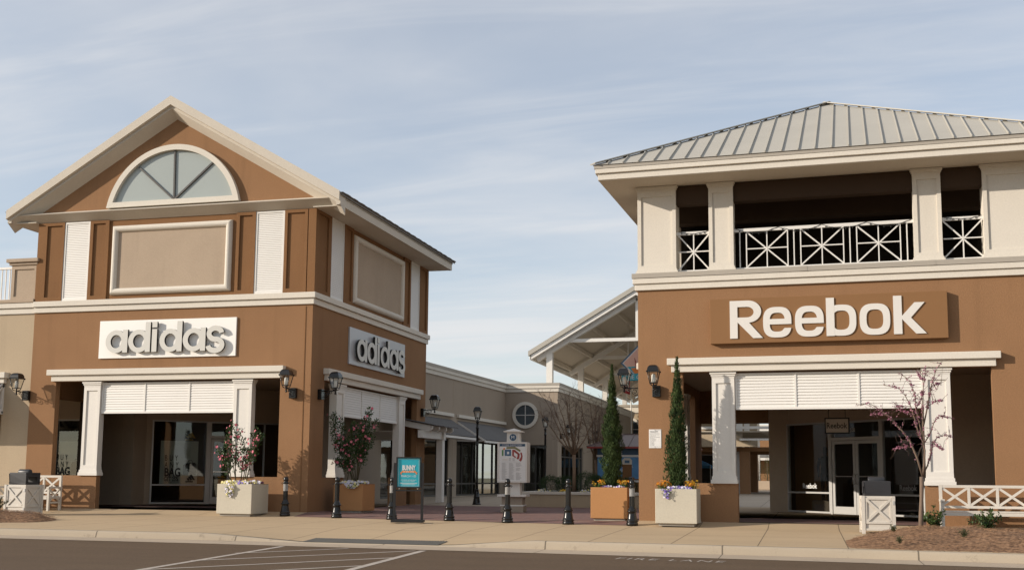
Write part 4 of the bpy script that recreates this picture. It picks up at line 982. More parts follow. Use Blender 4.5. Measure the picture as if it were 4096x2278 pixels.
def awning(v0, v1, du, zt, zb, u0=-13.74):
    n = int((v1 - v0) / 0.11)
    vs = []; fs = []
    for i in range(n + 1):
        v = v0 + (v1 - v0) * i / n; h = 0.05 if i % 2 else 0.0
        vs += [(u0, v, zt + h), (u0 + du, v, zb + h)]
    for i in range(n): fs.append((2 * i, 2 * i + 2, 2 * i + 3, 2 * i + 1))
    r = MB().add(vs, fs).build('awning', M['galv'], T)
    mb = MB()
    for v in (v0 + .02, v1 - .02): mb.bar((u0, v, zt - .05), (u0 + du, v, zb - .05), 0.06, 0.09, (1, 0, 1)); mb.bar((u0, v, zb - .02), (u0 + du * .9, v, zb - .03), 0.05, 0.05)
    mb.bar((u0 + du - .04, v0, zb - .06), (u0 + du - .04, v1, zb - .06), 0.06, 0.10)
    mb.build('awning_frame', M['whitem'], r)
awning(14.2, 22.95, 1.42, 3.88, 3.0); awning(23.95, 31.85, 1.5, 3.88, 2.93)

# porch canopy on a square post beside the passage store
pg = thing('pergola', 'white post and beam porch with a small metal roof in the passage', 'pergola', BW(-10.35, 12.6, 0.10), BR)
MB().box(-0.13, 0.13, -0.13, 0.13, 0, 2.45).build('post', M['whitem'], pg)
mb = MB(); mb.box(-3.35, 0.18, -0.11, 0.11, 2.45, 2.78); mb.build('beam', M['whitem'], pg)
mb = MB(); mb.box(-0.10, 0.10, -2.2, -0.11, 2.47, 2.76); mb.build('beam', M['whitem'], pg)
for i in range(4):
    y = 0.22 - i * 0.75
    MB().prism([(-3.3, 3.62), (0.42, 2.92), (0.42, 2.80), (0.30, 2.72), (-3.3, 3.42)], 'y', y, y + 0.10).build('rafter', M['whitem'], pg)
mb = MB(); vs = []; fs = []
for i in range(32):
    y = 0.55 - i * 0.09; h = 0.03 if i % 2 else 0; vs += [(-3.35, y, 3.66 + h), (0.55, y, 2.93 + h)]
for i in range(31): fs.append((2 * i, 2 * i + 1, 2 * i + 3, 2 * i + 2))
mb.add(vs, fs).build('metal_roof', M['galv'], pg)

# ------------------------------------------------------------------ open pavilion with a big gable roof behind the plaza
PV = thing('pavilion', 'open white timber pavilion with a broad pitched roof rising behind the plaza', 'pavilion', (-9.85, 68, 0.12))
zt, slp = 12.42, 0.585
for i in range(5):
    for x in (-5.5, 5.5): MB().box(x - 0.19, x + 0.19, i * 10 - .19, i * 10 + .19, 0, 12.0 - slp * 5.5).build('post', M['whitem'], PV)
    for s_ in (-1, 1): MB().bar((0, i * 10, zt - .42), (s_ * 6.3, i * 10, zt - .42 - slp * 6.3), 0.30, 0.36, (0, 1, 0)).build('rafter', M['whitem'], PV)
    MB().box(-4.3, 4.3, i * 10 - .12, i * 10 + .12, 9.34, 9.55).build('tie_beam', M['whitem'], PV)
    MB().box(-0.1, 0.1, i * 10 - .1, i * 10 + .1, 9.55, zt - .5).build('king_post', M['whitem'], PV)
    if i == 1:
        for x in (-1.6, 1.6): MB().box(x - .08, x + .08, i * 10 - .08, i * 10 + .08, 9.55, 11.0).build('king_post', M['whitem'], PV)
for s_ in (-1, 1):
    prof = [(-0.6, zt - .02), (-0.6, zt - .30), (-0.35, zt - .30), (-0.35, zt - .02)]
    MB().loft([[(0, y, z) for y, z in prof], [(s_ * 6.62, y, z - slp * 6.62) for y, z in prof]]).build('rake_board', M['whitem'], PV)
    MB().loft([[(0, y, z) for y, z in ((-0.7, zt + .30), (-0.7, zt), (41, zt), (41, zt + .30))], [(s_ * 6.74, y, z - slp * 6.74) for y, z in ((-0.7, zt + .30), (-0.7, zt), (41, zt), (41, zt + .30))]]).build('roof', M['greymetal'], PV)
    for x in (1.5, 3.1, 4.7, 6.2): MB().box(s_ * x - .09, s_ * x + .09, -.3, 40.6, zt - .28 - slp * x, zt - .02 - slp * x).build('purlin', M['soffit'], PV)
    n = 60; mb = MB()
    MB().loft([[(s_ * .1, y, z) for y, z in ((-0.3, zt - .03), (-0.3, zt - .06), (40.6, zt - .06), (40.6, zt - .03))], [(s_ * 6.5, y, z - slp * 6.4) for y, z in ((-0.3, zt - .03), (-0.3, zt - .06), (40.6, zt - .06), (40.6, zt - .03))]]).build('ceiling_boards', M['soffit'], PV)
    MB().box(s_ * 6.62 - .05, s_ * 6.62 + .05, -.6, 41, zt - .30 - slp * 6.62, zt - .02 - slp * 6.62).build('gutter', M['whitem'], PV)
fn = thing('ceiling_fan', 'large white ceiling fan hung on a rod below the pavilion roof', 'fan', (-11.35, 74, 7.9))
MB().tube([(0, 0, 0), (0, 0, 3.6)], 0.035, 8).build('rod', M['whitem'], fn); MB().lathe([(0.02, -.16), (.16, -.14), (.2, -.03), (.16, .08), (.05, .12)], 16).build('hub', M['whitem'], fn)
for k in range(6):
    t = R_(25 + 60 * k); c, s_ = math.cos(t), math.sin(t)
    P = lambda r, w_, z: (r * c - w_ * s_, r * s_ + w_ * c, z)
    MB().add([P(.2, -.06, -.07), P(.2, .06, .0), P(1.1, .10, .10), P(1.1, -.10, .02), P(.2, -.06, -.09), P(.2, .06, -.02), P(1.1, .10, .08), P(1.1, -.10, 0)], [(0, 1, 2, 3), (7, 6, 5, 4), (0, 4, 5, 1), (1, 5, 6, 2), (2, 6, 7, 3), (3, 7, 4, 0)]).build('blade', M['whitem'], fn)

# tan wall with a second round window closing the plaza
E_ = thing('store_building', 'tan store with a half-hidden round window at the far end of the plaza', 'building', BW(0, 61.5, 0.12), BR)
MB().wall('x', -14.5, -2.0, 0, 6.3, 0, 0.4, [(-10.5, -4, 0, 2.9)]).build('wall', M['tan'], E_)
mb = MB(); mb.box(-14.5, -1.9, -.12, 0.4, 6.3, 6.5); mb.box(-14.5, -1.9, -.06, .4, 6.5, 6.8); mb.build('band_cornice', M['trim'], E_)
MB().box(-14.5, -1.9, -.15, .5, 6.81, 6.98).build('parapet_cap', M['capmetal'], E_)
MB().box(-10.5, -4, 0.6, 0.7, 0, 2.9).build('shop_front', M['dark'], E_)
vs, fs = outline([sell(0, 0, 0.98, 0.98, 2.0), sell(0, 0, 0.78, 0.78, 2.0)], 0.08); r2 = MB().add([(x - 12.25, y - .05, z + 4.95) for x, y, z in vs], fs).build('round_window', M['trim'], E_)
MB().prism([(x - 12.25, z + 4.95) for x, z in sell(0, 0, .79, .79, 2.0)], 'y', -.04, -.01).build('glazing', M['darkglass'], r2)
mb = MB(); mb.box(-12.28, -12.22, -.07, -.04, 4.2, 5.7); mb.box(-13.0, -11.5, -.068, -.042, 4.92, 4.98); mb.build('mullion', M['alu'], r2)

# ------------------------------------------------------------------ seen through the arcade: covered walk and far store
F = thing('store_building', 'far brown store with a grey metal awning seen through the arcade', 'building', BW(0, 88, 0.1), BR)
MB().wall('x', -22, 14, 0, 5.9, 0, .4, [(-12, -4, 0, 2.7), (1, 5, 0, 2.8)]).build('wall', M['brown'], F)
mb = MB(); mb.box(-22, 14, -.14, .4, 5.9, 6.35); mb.box(-22, 14, -.2, .4, 6.35, 6.55); mb.build('band_cornice', M['whitem'], F)
MB().prism([(-0.0, 4.25), (-1.9, 3.2), (-1.9, 3.14), (0, 4.17)], 'x', -14, -2).build('awning', M['galv'], F)
MB().prism([(-0.0, 4.25), (-1.9, 3.2), (-1.9, 3.14), (0, 4.17)], 'x', 0, 9).build('awning', M['galv'], F)
mb = MB(); mb.box(-14, -2, -1.95, -1.8, 2.9, 3.14); mb.build('awning_beam', M['whitem'], F); mb = MB(); mb.box(0, 9, -1.95, -1.8, 2.9, 3.14); mb.build('awning_beam', M['whitem'], F)
mb = MB(); mb.box(-12, -4, .8, .9, 0, 2.8); mb.box(1, 5, .8, .9, 0, 2.9); mb.build('shop_front', M['dark'], F)
CW = thing('covered_walk', 'covered walk on brown columns with a pale roof edge behind the arcade', 'covered walk', BW(0, 46, 0.1), BR)
for (u, v) in ((-1.73, 2.0), (-2.05, 12.0), (4.2, 2.0), (4.2, 12.0), (-8.0, 2.0)): MB().box(u - .33, u + .33, v - .33, v + .33, 0, 2.86).build('post', M['brown'], CW)
MB().box(-8.5, 8, 1.75, 2.25, 2.86, 3.15).build('header_beam', M['brown2'], CW); MB().box(-8.5, 8, 11.7, 12.3, 2.86, 3.2).build('header_beam', M['brown2'], CW)
MB().prism([(-8.5, 3.15), (-0.8, 3.15), (-2.3, 4.05), (-8.5, 4.05)], 'y', 0.6, 0.8).build('end_wall', M['tan'], CW)
MB().box(-8.6, 9, 0.9, 13, 4.12, 4.20).build('ceiling', M['soffit'], CW)
MB().box(-1.9, 9, 0.3, 0.5, 3.55, 3.68).build('edge_beam', M['whitem'], CW); MB().box(-8.6, 9, 0.1, 0.4, 4.3, 4.48).build('edge_beam', M['whitem'], CW)
for i in range(5):
    for u in (-0.3, 0.9): MB().box(u - .3, u + .3, 2 + i * 2.0, 2.7 + i * 2.0, 4.095, 4.115).build('skylight', M['whitem'], CW)
tn = thing('market_tent', 'blue peaked market tent standing beyond the arcade', 'tent', BW(-7.1, 62, 0.12), BR)
mb = MB(); h = 1.5; mb.add([(-h, -h, 2.05), (h, -h, 2.05), (h, h, 2.05), (-h, h, 2.05), (0, 0, 2.75), (-h, -h, 1.82), (h, -h, 1.82), (h, h, 1.82), (-h, h, 1.82)], [(0, 1, 4), (1, 2, 4), (2, 3, 4), (3, 0, 4), (5, 6, 1, 0), (6, 7, 2, 1), (7, 8, 3, 2), (8, 5, 0, 3)]); mb.build('canopy', M['bluetent'], tn)
for x in (-h, h):
    for y in (-h, h): MB().box(x - .025, x + .025, y - .025, y + .025, 0, 2.05).build('leg', M['alu'], tn)
MB().box(-1.4, 1.4, 1.3, 1.4, 0.2, 1.75).build('backdrop', M['navy'], tn)
text('PHOTOS', 0.36, M['signwhite'], tn, (-0.55, 1.29, 1.25))
MB().box(-1.2, 1.2, -.2, .4, 0, 0.8).build('table', M['ink'], tn)

# ------------------------------------------------------------------ kiosk with a brown metal roof
K = thing('kiosk', 'blue kiosk with a brown hipped metal roof behind the tall cypress', 'kiosk', (-6.25, 44.0, 0.09))
MB().box(-1.75, 1.75, 0.05, 2.6, 0, 0.86).build('counter', M['brown2'], K)
MB().box(-1.80, 1.80, 0.0, 2.65, 0.86, 0.93).build('counter_top', M['whitem'], K)
MB().box(-1.75, 1.75, 0.06, 2.6, 0.93, 1.84).build('poster_wall', M['blue'], K)
MB().box(-1.78, 1.78, 0.0, 2.65, 1.84, 1.92).build('trim_strip', M['whitem'], K)
MB().box(-1.75, 1.75, 0.04, 2.6, 1.92, 2.17).build('fascia_sign', M['navy'], K)
text('Lending', 0.16, M['signwhite'], K, (-1.25, 0.03, 1.985)); text("TOMORROW'S", 0.135, M['signwhite'], K, (-1.20, 0.05, 1.42), sx=0.95); text('REALITY', 0.135, M['signwhite'], K, (-0.86, 0.05, 1.27), sx=0.9)
mb = MB(); mb.box(-0.75, -0.38, .045, .058, 0.95, 1.55); mb.box(-0.85, -0.28, .046, .058, .95, 1.05); mb.box(-1.7, .3, .047, .058, .94, .99); mb.build('tower_picture', M['brown2'], K)
mb = MB(); mb.prism([(-0.76, 1.55), (-0.37, 1.55), (-0.37, 1.72), (-0.45, 1.80), (-0.68, 1.80), (-0.76, 1.72)], 'y', .043, .057); mb.build('tower_top_picture', M['trim'], K)
MB().box(-0.66, -0.47, .038, .043, 1.60, 1.71).build('tower_sign_picture', M['steelb'], K)
MB().box(-1.78, -1.755, 0.3, 2.3, 0.95, 2.1).build('side_panel', M['signwhite'], K)
e = 2.1; r4 = [(-e, -.35, 2.24), (e, -.35, 2.24), (e, 3.0, 2.24), (-e, 3.0, 2.24), (-0.85, 1.3, 2.78), (0.85, 1.3, 2.78)]
kr = MB().add(r4, [(0, 1, 5, 4), (1, 2, 5), (2, 3, 4, 5), (3, 0, 4), (3, 2, 1, 0)]).build('roof', M['brownmetal'], K)
mb = MB(); mb.box(-e, e, -.36, 3.01, 2.17, 2.237); mb.build('roof_edge', M['red'], kr)
mb = MB()
for i in range(9):
    x = -1.8 + i * .45; k = min(1, (e - abs(x)) / (e - .85)); mb.bar((x, -.35, 2.25), (x, -.35 + 1.65 * k, 2.25 + .54 * k), .02, .03)
mb.bar(r4[0], r4[4], .06, .05); mb.bar(r4[1], r4[5], .06, .05); mb.bar(r4[4], r4[5], .06, .05); mb.build('roof_ribs', M['brownmetal'], kr, weld=False)
# ------------------------------------------------------------------ wall lanterns
def lantern_head(par, z, s=1.0):
    """square tapered glass lantern under a domed four-sided hood; z is the underside of the cage"""
    H, B_ = 0.150 * s, 0.092 * s; zb, zt = z + 0.06 * s, z + 0.36 * s
    rings = []
    for i in range(9):
        t = R_(90 * i / 8); r = H * 1.04 * max(0.06, math.cos(t)) ** 0.62; zz_ = zt + 0.035 * s + 0.165 * s * math.sin(t)
        rings.append([(-r, -r, zz_), (r, -r, zz_), (r, r, zz_), (-r, r, zz_)])
    hd = MB().loft(rings); hd.box(-H * 1.06, H * 1.06, -H * 1.06, H * 1.06, zt, zt + 0.03 * s)
    for a in (-1, 1):
        for c in (-1, 1): hd.box(a * H * 1.1 - .014, a * H * 1.1 + .014, c * H * 1.1 - .014, c * H * 1.1 + .014, zt - .01, zt + .035 * s)
    hood = hd.build('hood', M['black'], par)
    mb = MB()
    for a in (-1, 1):
        for c in (-1, 1):
            mb.tube([(a * H, c * H, zt), (a * B_, c * B_, zb), (a * B_ * .85, c * B_ * .85, z + .01), (a * B_ * .3, c * B_ * .3, z - .02)], 0.013 * s, 6)
    for h, r in ((zb, B_),):
        for a in (-1, 1): mb.bar((a * r, -r, h), (a * r, r, h), .02, .02); mb.bar((-r, a * r, h), (r, a * r, h), .02, .02)
    mb.tube([(0, 0, z - .03), (0, 0, zb)], 0.02 * s, 6)
    mb.build('cage', M['black'], par)
    mb = MB(); k = .97
    q = [(-B_ * k, -B_ * k, zb + .012), (B_ * k, -B_ * k, zb + .012), (B_ * k, B_ * k, zb + .012), (-B_ * k, B_ * k, zb + .012)]; p = [(-H * k, -H * k, zt - .004), (H * k, -H * k, zt - .004), (H * k, H * k, zt - .004), (-H * k, H * k, zt - .004)]
    mb.add(q + p, [(0, 1, 5, 4), (1, 2, 6, 5), (2, 3, 7, 6), (3, 0, 4, 7)]); mb.build('glass', M['lampglass'], par)
    MB().lathe([(0.03 * s, zb), (0.055 * s, zb + .01), (0.06 * s, zb + .05), (0.06 * s, zt - .09), (0.03 * s, zt - .05)], 12).build('bulb', M['bulb'], par)
def make_lantern(label, loc, rotz):
    L = thing('wall_lantern', label, 'lantern', loc, rotz, 'black wall lanterns on scroll brackets')
    # origin at the wall, y=0; the arm reaches to y=-0.55
    box = MB().box(-0.115, 0.115, -0.13, 0.0, -0.16, 0.16).build('mounting_box', M['black'], L, bevel=0.01)
    mb = MB()
    for x in (-.09, .09):
        for z in (-.13, -.045, .045, .13): mb.box(x - .012, x + .012, -.142, -.13, z - .012, z + .012)
    mb.build('bolt', M['black'], box)
    mb = MB(); mb.tube([(0, -.13, .10), (0, -.30, .105), (0, -.55, .11)], 0.018, 8)
    sp = []
    for i in range(26):
        t = i / 25; a = R_(-80 + 480 * t); r = .085 * (1 - .75 * t); sp.append((0, -.245 - r * math.cos(a), .0 + r * math.sin(a)))
    mb.tube([(0, -.13, -.10), (0, -.16, -.09)] + sp, 0.011, 6)
    sp = [(0, -.40 - .05 * (1 - .7 * i / 15) * math.cos(R_(90 + 400 * i / 15)), .055 + .05 * (1 - .7 * i / 15) * math.sin(R_(90 + 400 * i / 15))) for i in range(16)]
    mb.tube([(0, -.29, .10)] + sp, 0.010, 6)
    mb.tube([(0, -.55, .16), (0, -.55, .05)], 0.024, 8); mb.lathe([(0.005, -.015), (.03, .0), (.038, .02), (.03, .042), (.012, .055)], 12, 0, -.55)
    mb.build('bracket_arm', M['black'], L)
    h = bpy.data.objects.new('lamp_head', None)
    mb = MB()
    tmp = thing('tmp', 'x', 'x'); lantern_head(tmp, 0.14)
    for c in kids(tmp):
        c.parent = L
        for v in c.data.vertices: v.co.y -= 0.55
    bpy.data.objects.remove(tmp); return L
L0 = make_lantern('black wall lantern on the sunlit corner right of the gabled front opening', AW(-0.545, 0.0, 3.605), 0)
LG = 'black wall lanterns on scroll brackets'
dup(L0, AW(-10.09, 0.0, 3.63), 0, 'black wall lantern at the joint of the tan store and gabled store', LG)
dup(L0, AW(0.0, 0.63, 3.61), R_(90), 'black wall lantern on the shaded side wall close to the front corner', LG)
dup(L0, AW(0.0, 10.30, 3.60), R_(90), 'black wall lantern at the rear end of the shaded side wall, against the grey-tan store', LG)
dup(L0, BW(0.5, 0.0, 3.385), BR, 'black wall lantern on the brown wall above the small white notice', LG, scale=(.94, .94, .94))
dup(L0, BW(0.0, 0.70, 3.44), BR + R_(-90), 'black wall lantern reaching left from the corner beside the diamond sign', LG, scale=(.94, .94, .94))
dup(L0, BW(0.0, 4.0, 3.45), BR + R_(-90), 'black wall lantern partly hidden behind the brown corner, below the flag', LG, scale=(.94, .94, .94))
dup(L0, tuple(BM @ (FL @ Vector((0.35, 0, 3.45)))), BR + math.atan2(dv.y, dv.x), 'wall lantern above the planted wall, seen through the bare branches', LG, scale=(.94, .94, .94))
dup(L0, tuple(BM @ (FL @ Vector((9.0, 0, 3.45)))), BR + math.atan2(dv.y, dv.x), 'wall lantern on the grey-tan flank just left of the tall cypress', LG, scale=(.94, .94, .94))

# ------------------------------------------------------------------ lamp posts in the plaza
def make_post(label, loc):
    P = thing('street_lamp', label, 'street lamp', loc, R_(8), 'black lamp posts in the plaza')
    MB().lathe([(.19, 0), (.19, .05), (.165, .06), (.16, .12), (.135, .26), (.125, .31), (.14, .325), (.14, .35), (.115, .36), (.105, .55), (.085, .62), (.095, .635), (.095, .66), (.062, .68)], 20).build('base', M['black'], P)
    mb = MB(); mb.lathe([(.062, .66), (.060, 1.0), (.058, 1.02), (.052, 3.25), (.07, 3.27), (.07, 3.32), (.05, 3.34), (.05, 3.52), (.075, 3.54), (.075, 3.58), (.03, 3.62)], 16)
    mb.box(-.05, .07, -.09, -.04, 2.55, 2.72); mb.build('pole', M['black'], P)
    lantern_head(P, 3.66); return P
P1 = make_post('tall black lamp post standing left of the store directory', gp(-12.72, 43.2)[:3])
P1.scale = [gp(-12.72, 43.2)[3] * .925] * 3
dup(P1, (-11.95, 52.0, 0.12), R_(8), 'black lamp post farther back, right of the store directory in front of the grey-tan wall', 'black lamp posts in the plaza')

# ------------------------------------------------------------------ bollards
def make_bollard(label, loc):
    O = thing('bollard', label, 'bollard', loc, R_(11), 'black bollards across the plaza mouth')
    mb = MB()
    mb.lathe([(.140, 0), (.142, .06), (.128, .068), (.128, .085), (.140, .092), (.138, .115), (.122, .125), (.112, .17), (.098, .26), (.090, .305), (.098, .315), (.118, .325), (.118, .345), (.100, .355), (.096, .375), (.088, .385), (.082, .41), (.068, .42), (.066, .45)], 28)
    mb.build('base', M['black'], O)
    mb = MB(); rings = []
    for z in (.44, .46, .87, .885):
        rings.append([((.064 - (.005 if k % 2 else 0)) * math.cos(2 * math.pi * k / 36), (.064 - (.005 if k % 2 else 0)) * math.sin(2 * math.pi * k / 36), z) for k in range(36)])
    mb.loft(rings); mb.build('shaft', M['black'], O)
    mb = MB(); mb.lathe([(.066, .88), (.078, .888), (.080, .905), (.066, .915), (.058, .93), (.056, .95), (.064, .958), (.068, .975), (.066, 1.01), (.055, 1.045), (.034, 1.065), (.006, 1.073)], 28)
    for s_ in (-1, 1):
        mb.tube([(s_ * (.098 + .020 * math.cos(a)), 0, .885 + .020 * math.sin(a)) for a in [2 * math.pi * i / 12 for i in range(13)]], .006, 6)
    mb.build('cap', M['black'], O)
    mb = MB()
    for k in range(1, 36, 2):
        t = 2 * math.pi * k / 36; c, s_ = math.cos(t), math.sin(t); r = .0635; wd = .0048
        P = lambda a, b_, z: (r * c - a * s_ + b_ * c, r * s_ + a * c + b_ * s_, z)
        mb.add([P(-wd, -.004, .68), P(wd, -.004, .68), P(wd, 0, .68), P(-wd, 0, .68), P(-wd, -.004, .868), P(wd, -.004, .868), P(wd, 0, .868), P(-wd, 0, .868)], [(3, 2, 6, 7), (0, 3, 7, 4), (2, 1, 5, 6), (4, 7, 6, 5), (0, 1, 2, 3)])
    mb.build('reflective_strips', M['fluteline'], O); return O
bl = [(-13.83, 28.42), (-12.03, 27.78), (-10.31, 27.33), (-8.73, 27.22), (-7.08, 26.72), (-5.51, 26.45), (-3.99, 26.52)]
bn = ['bollard with silver strips beside the white planter, leftmost of the row', 'plain bollard in front of the brown planter with the camellia', 'bollard with silver strips just left of the turquoise poster stand', 'plain bollard just right of the turquoise poster stand', 'bollard with silver strips in front of the store directory', 'plain bollard between the store directory and the orange planter', 'bollard with silver strips at the right corner of the orange planter']
b0 = None
for i, ((x, y), lb) in enumerate(zip(bl, bn)):
    lb = 'black ' + lb
    g = gp(x, y)
    if i == 0: b0 = make_bollard(lb, g[:3]); b0.scale = [g[3]] * 3
    else: dup(b0, g[:3], R_(11 + 7 * i), lb, 'black bollards across the plaza mouth', () if i % 2 == 0 else ('reflective_strips',), [g[3]] * 3)
dup(b0, (-5.75, 37.9, zg(-5.75, 37.9)), 0, 'black bollard half hidden behind the brown corner, far behind the orange planter', None, ('reflective_strips',))

# ------------------------------------------------------------------ planters
def make_planter(label, loc, rotz, m, wd=1.05, dp=0.95):
    P = thing('planter', label, 'planter', loc, rotz, 'square stucco planters')
    mb = MB(); h = 0.80; t = 0.05
    mb.box(-wd / 2, wd / 2, -dp / 2, -dp / 2 + t, .06, .06 + h); mb.box(-wd / 2, wd / 2, dp / 2 - t, dp / 2, .06, .06 + h)
    mb.box(-wd / 2, -wd / 2 + t, -dp / 2 + t, dp / 2 - t, .06, .06 + h); mb.box(wd / 2 - t, wd / 2, -dp / 2 + t, dp / 2 - t, .06, .06 + h)
    mb.box(-wd / 2 + t, wd / 2 - t, -dp / 2 + t, dp / 2 - t, .06, .08)
    mb.build('tub', M[m], P, bevel=0.012)
    MB().box(-wd / 2 + .07, wd / 2 - .07, -dp / 2 + .07, dp / 2 - .07, 0, .06).build('foot', M['capmetal'], P)
    MB().box(-wd / 2 + t, wd / 2 - t, -dp / 2 + t, dp / 2 - t, .76, .80).build('soil', M['soil'], P)
    return P
M['cream'] = mat('cream_stucco_planter', (0.50, 0.46, 0.375), 0.9, 0.04, 1.0, 0.25, 60, spec=0.15, streak=0.03)
PW = [((-15.0, 28.2), R_(-1), 'cream'), ((-13.42, 32.3), R_(-1), 'orange'), ((-4.98, 29.62), R_(-1.5), 'orange'), ((-2.97, 27.08), 0, 'cream')]
PWID = (1.05, .96, .97, .97)
pn = ['cream planter holding a pink camellia at the left of the plaza mouth', 'brown-orange planter holding the tallest pink camellia by the shaded wall', 'orange planter holding a cypress behind the row of bollards', 'cream planter holding a cypress in front of the hip-roofed store']
PG = []
for ((x, y), a, m_), lb, wd_ in zip(PW, pn, PWID):
    g = gp(x, y); PG.append((g, a)); make_planter(lb, g[:3], a, m_, wd_, 0.95).scale = [g[3]] * 3
make_planter('low tan planter with two slim cypresses far beyond the arcade', BW(-2.95, 78, 0.1), BR, 'taupe', 2.2, 1.2)

# ------------------------------------------------------------------ litter bins with X-braced white sides and dark tops
def make_bin(label, loc, rotz):
    O = thing('litter_bin', label, 'litter bin', loc, rotz, 'white X-braced litter bins')
    w_ = 0.31
    for a in (-1, 1):
        for c in (-1, 1): MB().box(a * w_ - .035, a * w_ + .035, c * w_ - .035, c * w_ + .035, 0, .80).build('corner_post', M['furn'], O)
    
    for k in range(4):
        R4 = Matrix.Rotation(R_(90 * k), 4, 'Z'); mb = MB()
        mb.box(-w_ + .035, w_ - .035, -w_ - .002, -w_ + .015, .07, .76)
        p = mb.xform(R4).build('side_panel', M['furn'], O)
        mb = MB(); y0, y1 = -w_ - .026, -w_ - .002; l, r = -w_ + .04, w_ - .04
        mb.box(l, r, y0, y1, .725, .765); mb.box(l, r, y0, y1, .07, .115); mb.box(l, r, y0, y1, .215, .255); mb.box(l, l + .035, y0 + .002, y1, .255, .725); mb.box(r - .035, r, y0 + .002, y1, .255, .725)
        ym = (y0 + y1) / 2
        mb.bar((l + .03, ym - .002, .26), (r - .03, ym - .002, .72), .05, .022, (0, 1, 0)); mb.bar((l + .03, ym - .005, .72), (r - .03, ym - .005, .26), .05, .022, (0, 1, 0))
        mb.xform(R4).build('brace', M['furn'], p)
    MB().box(-w_ - .01, w_ + .01, -w_ - .01, w_ + .01, .765, .80).build('top_rail', M['furn'], O)
    mb = MB(); c = .27
    mb.box(-c, c, -c, c, .80, .86); mb.box(-c, c, -c, -c + .02, .86, 1.09); mb.box(-c, c, c - .02, c, .86, 1.09); mb.box(-c, c, -c, c, 1.09, 1.12)
    for s_ in (-1, 1): mb.box(s_ * c - .01 - (.01 if s_ > 0 else -.01), s_ * c + .01 - (.01 if s_ > 0 else -.01), -c, -c + .10, .86, 1.09); mb.box(s_ * c - .01 - (.01 if s_ > 0 else -.01), s_ * c + .01 - (.01 if s_ > 0 else -.01), c - .10, c, .86, 1.09)
    for s_ in (-1, 1): mb.box(s_ * (c - .01) - .01, s_ * (c - .01) + .01, -c + .10, c - .10, 1.0, 1.09)
    tp = mb.build('lid', M['plastic'], O, bevel=0.012)
    MB().lathe([(.001, -.17), (.075, -.17), (.08, -.16), (.08, .16), (.075, .17), (.001, .17)], 18).xform(Matrix.Translation((0, 0, 1.13)) @ Matrix.Rotation(R_(90), 4, 'Y')).build('hinge_hood', M['plastic'], tp)
    MB().box(-.2, .2, -.2, .2, .1, .78).build('liner', M['plastic'], O)
    mb = MB(); mb.box(w_ - .02, w_ + .02, -w_ - .045, -w_ - .03, .62, .70); mb.box(w_ - .02, w_ + .02, -w_ - .045, -w_ - .03, .12, .20); mb.build('hinge', M['alu'], O)
    return O
g = gp(-20.28, 25.98); tb = make_bin('white X-braced litter bin with a dark top at the left edge beside the bench', g[:3], R_(-3)); tb.scale = [g[3]] * 3
g = gp(1.42, 24.95); dup(tb, g[:3], R_(2), 'white X-braced litter bin with a dark top in front of the glass shop doors', 'white X-braced litter bins', (), [g[3] * .97] * 3)

# ------------------------------------------------------------------ benches
def make_bench(label, loc, rotz, L=1.84):
    O = thing('bench', label, 'bench', loc, rotz, 'white X-back benches')
    n = 3; yb = 0.0
    for x in (0, L): MB().box(x - .035, x + .035, -.035, .035, 0, 1.05).build('back_leg', M['furn'], O); MB().box(x - .035, x + .035, -.60, -.53, 0, .70).build('front_leg', M['furn'], O)
    mb = MB(); mb.box(.035, L - .035, -.03, .03, .985, 1.05); mb.box(.035, L - .035, -.03, .03, .50, .56)
    for i in range(1, n): mb.box(L * i / n - .03, L * i / n + .03, -.028, .028, .56, .985)
    for i in range(n):
        a, c = L * i / n + .03, L * (i + 1) / n - .03
        mb.bar((a, -.002, .57), (c, -.002, .98), .055, .04, (0, 1, 0)); mb.bar((a, .003, .98), (c, .003, .57), .055, .04, (0, 1, 0))
    mb.build('backrest', M['furn'], O)
    mb = MB()
    for i in range(6): mb.box(.04, L - .04, -.60 + i * .098, -.515 + i * .098, .42, .445)
    mb.build('seat', M['furn'], O)
    MB().box(.035, L - .035, -.605, -.565, .34, .415).build('seat_rail', M['furn'], O)
    for x in (0, L):
        mb = MB(); mb.box(x - .03, x + .03, -.53, -.035, .22, .27); mb.box(x - .03, x + .03, -.53, -.035, .36, .415); mb.bar((x, -.53, .64), (x, -.04, .28), .045, .04, (1, 0, 0)); mb.bar((x, -.53, .28), (x, -.04, .64), .045, .04, (1, 0, 0))
        mb.box(x - .045, x + .045, -.63, -.035, .66, .715)
        mb.build('arm_frame', M['furn'], O)
    return O
be = make_bench('white X-back bench standing against the brown wall at the left edge', (-24.79, 31.12, -0.06), 0)
be.scale = (1, 1, 1.05)
g = gp(2.99, 27.75); dup(be, (g[0], g[1], g[2]), BR, 'white X-back bench at the right edge behind the pine straw bed', 'white X-back benches', (), (1.03, 1, 1.0))

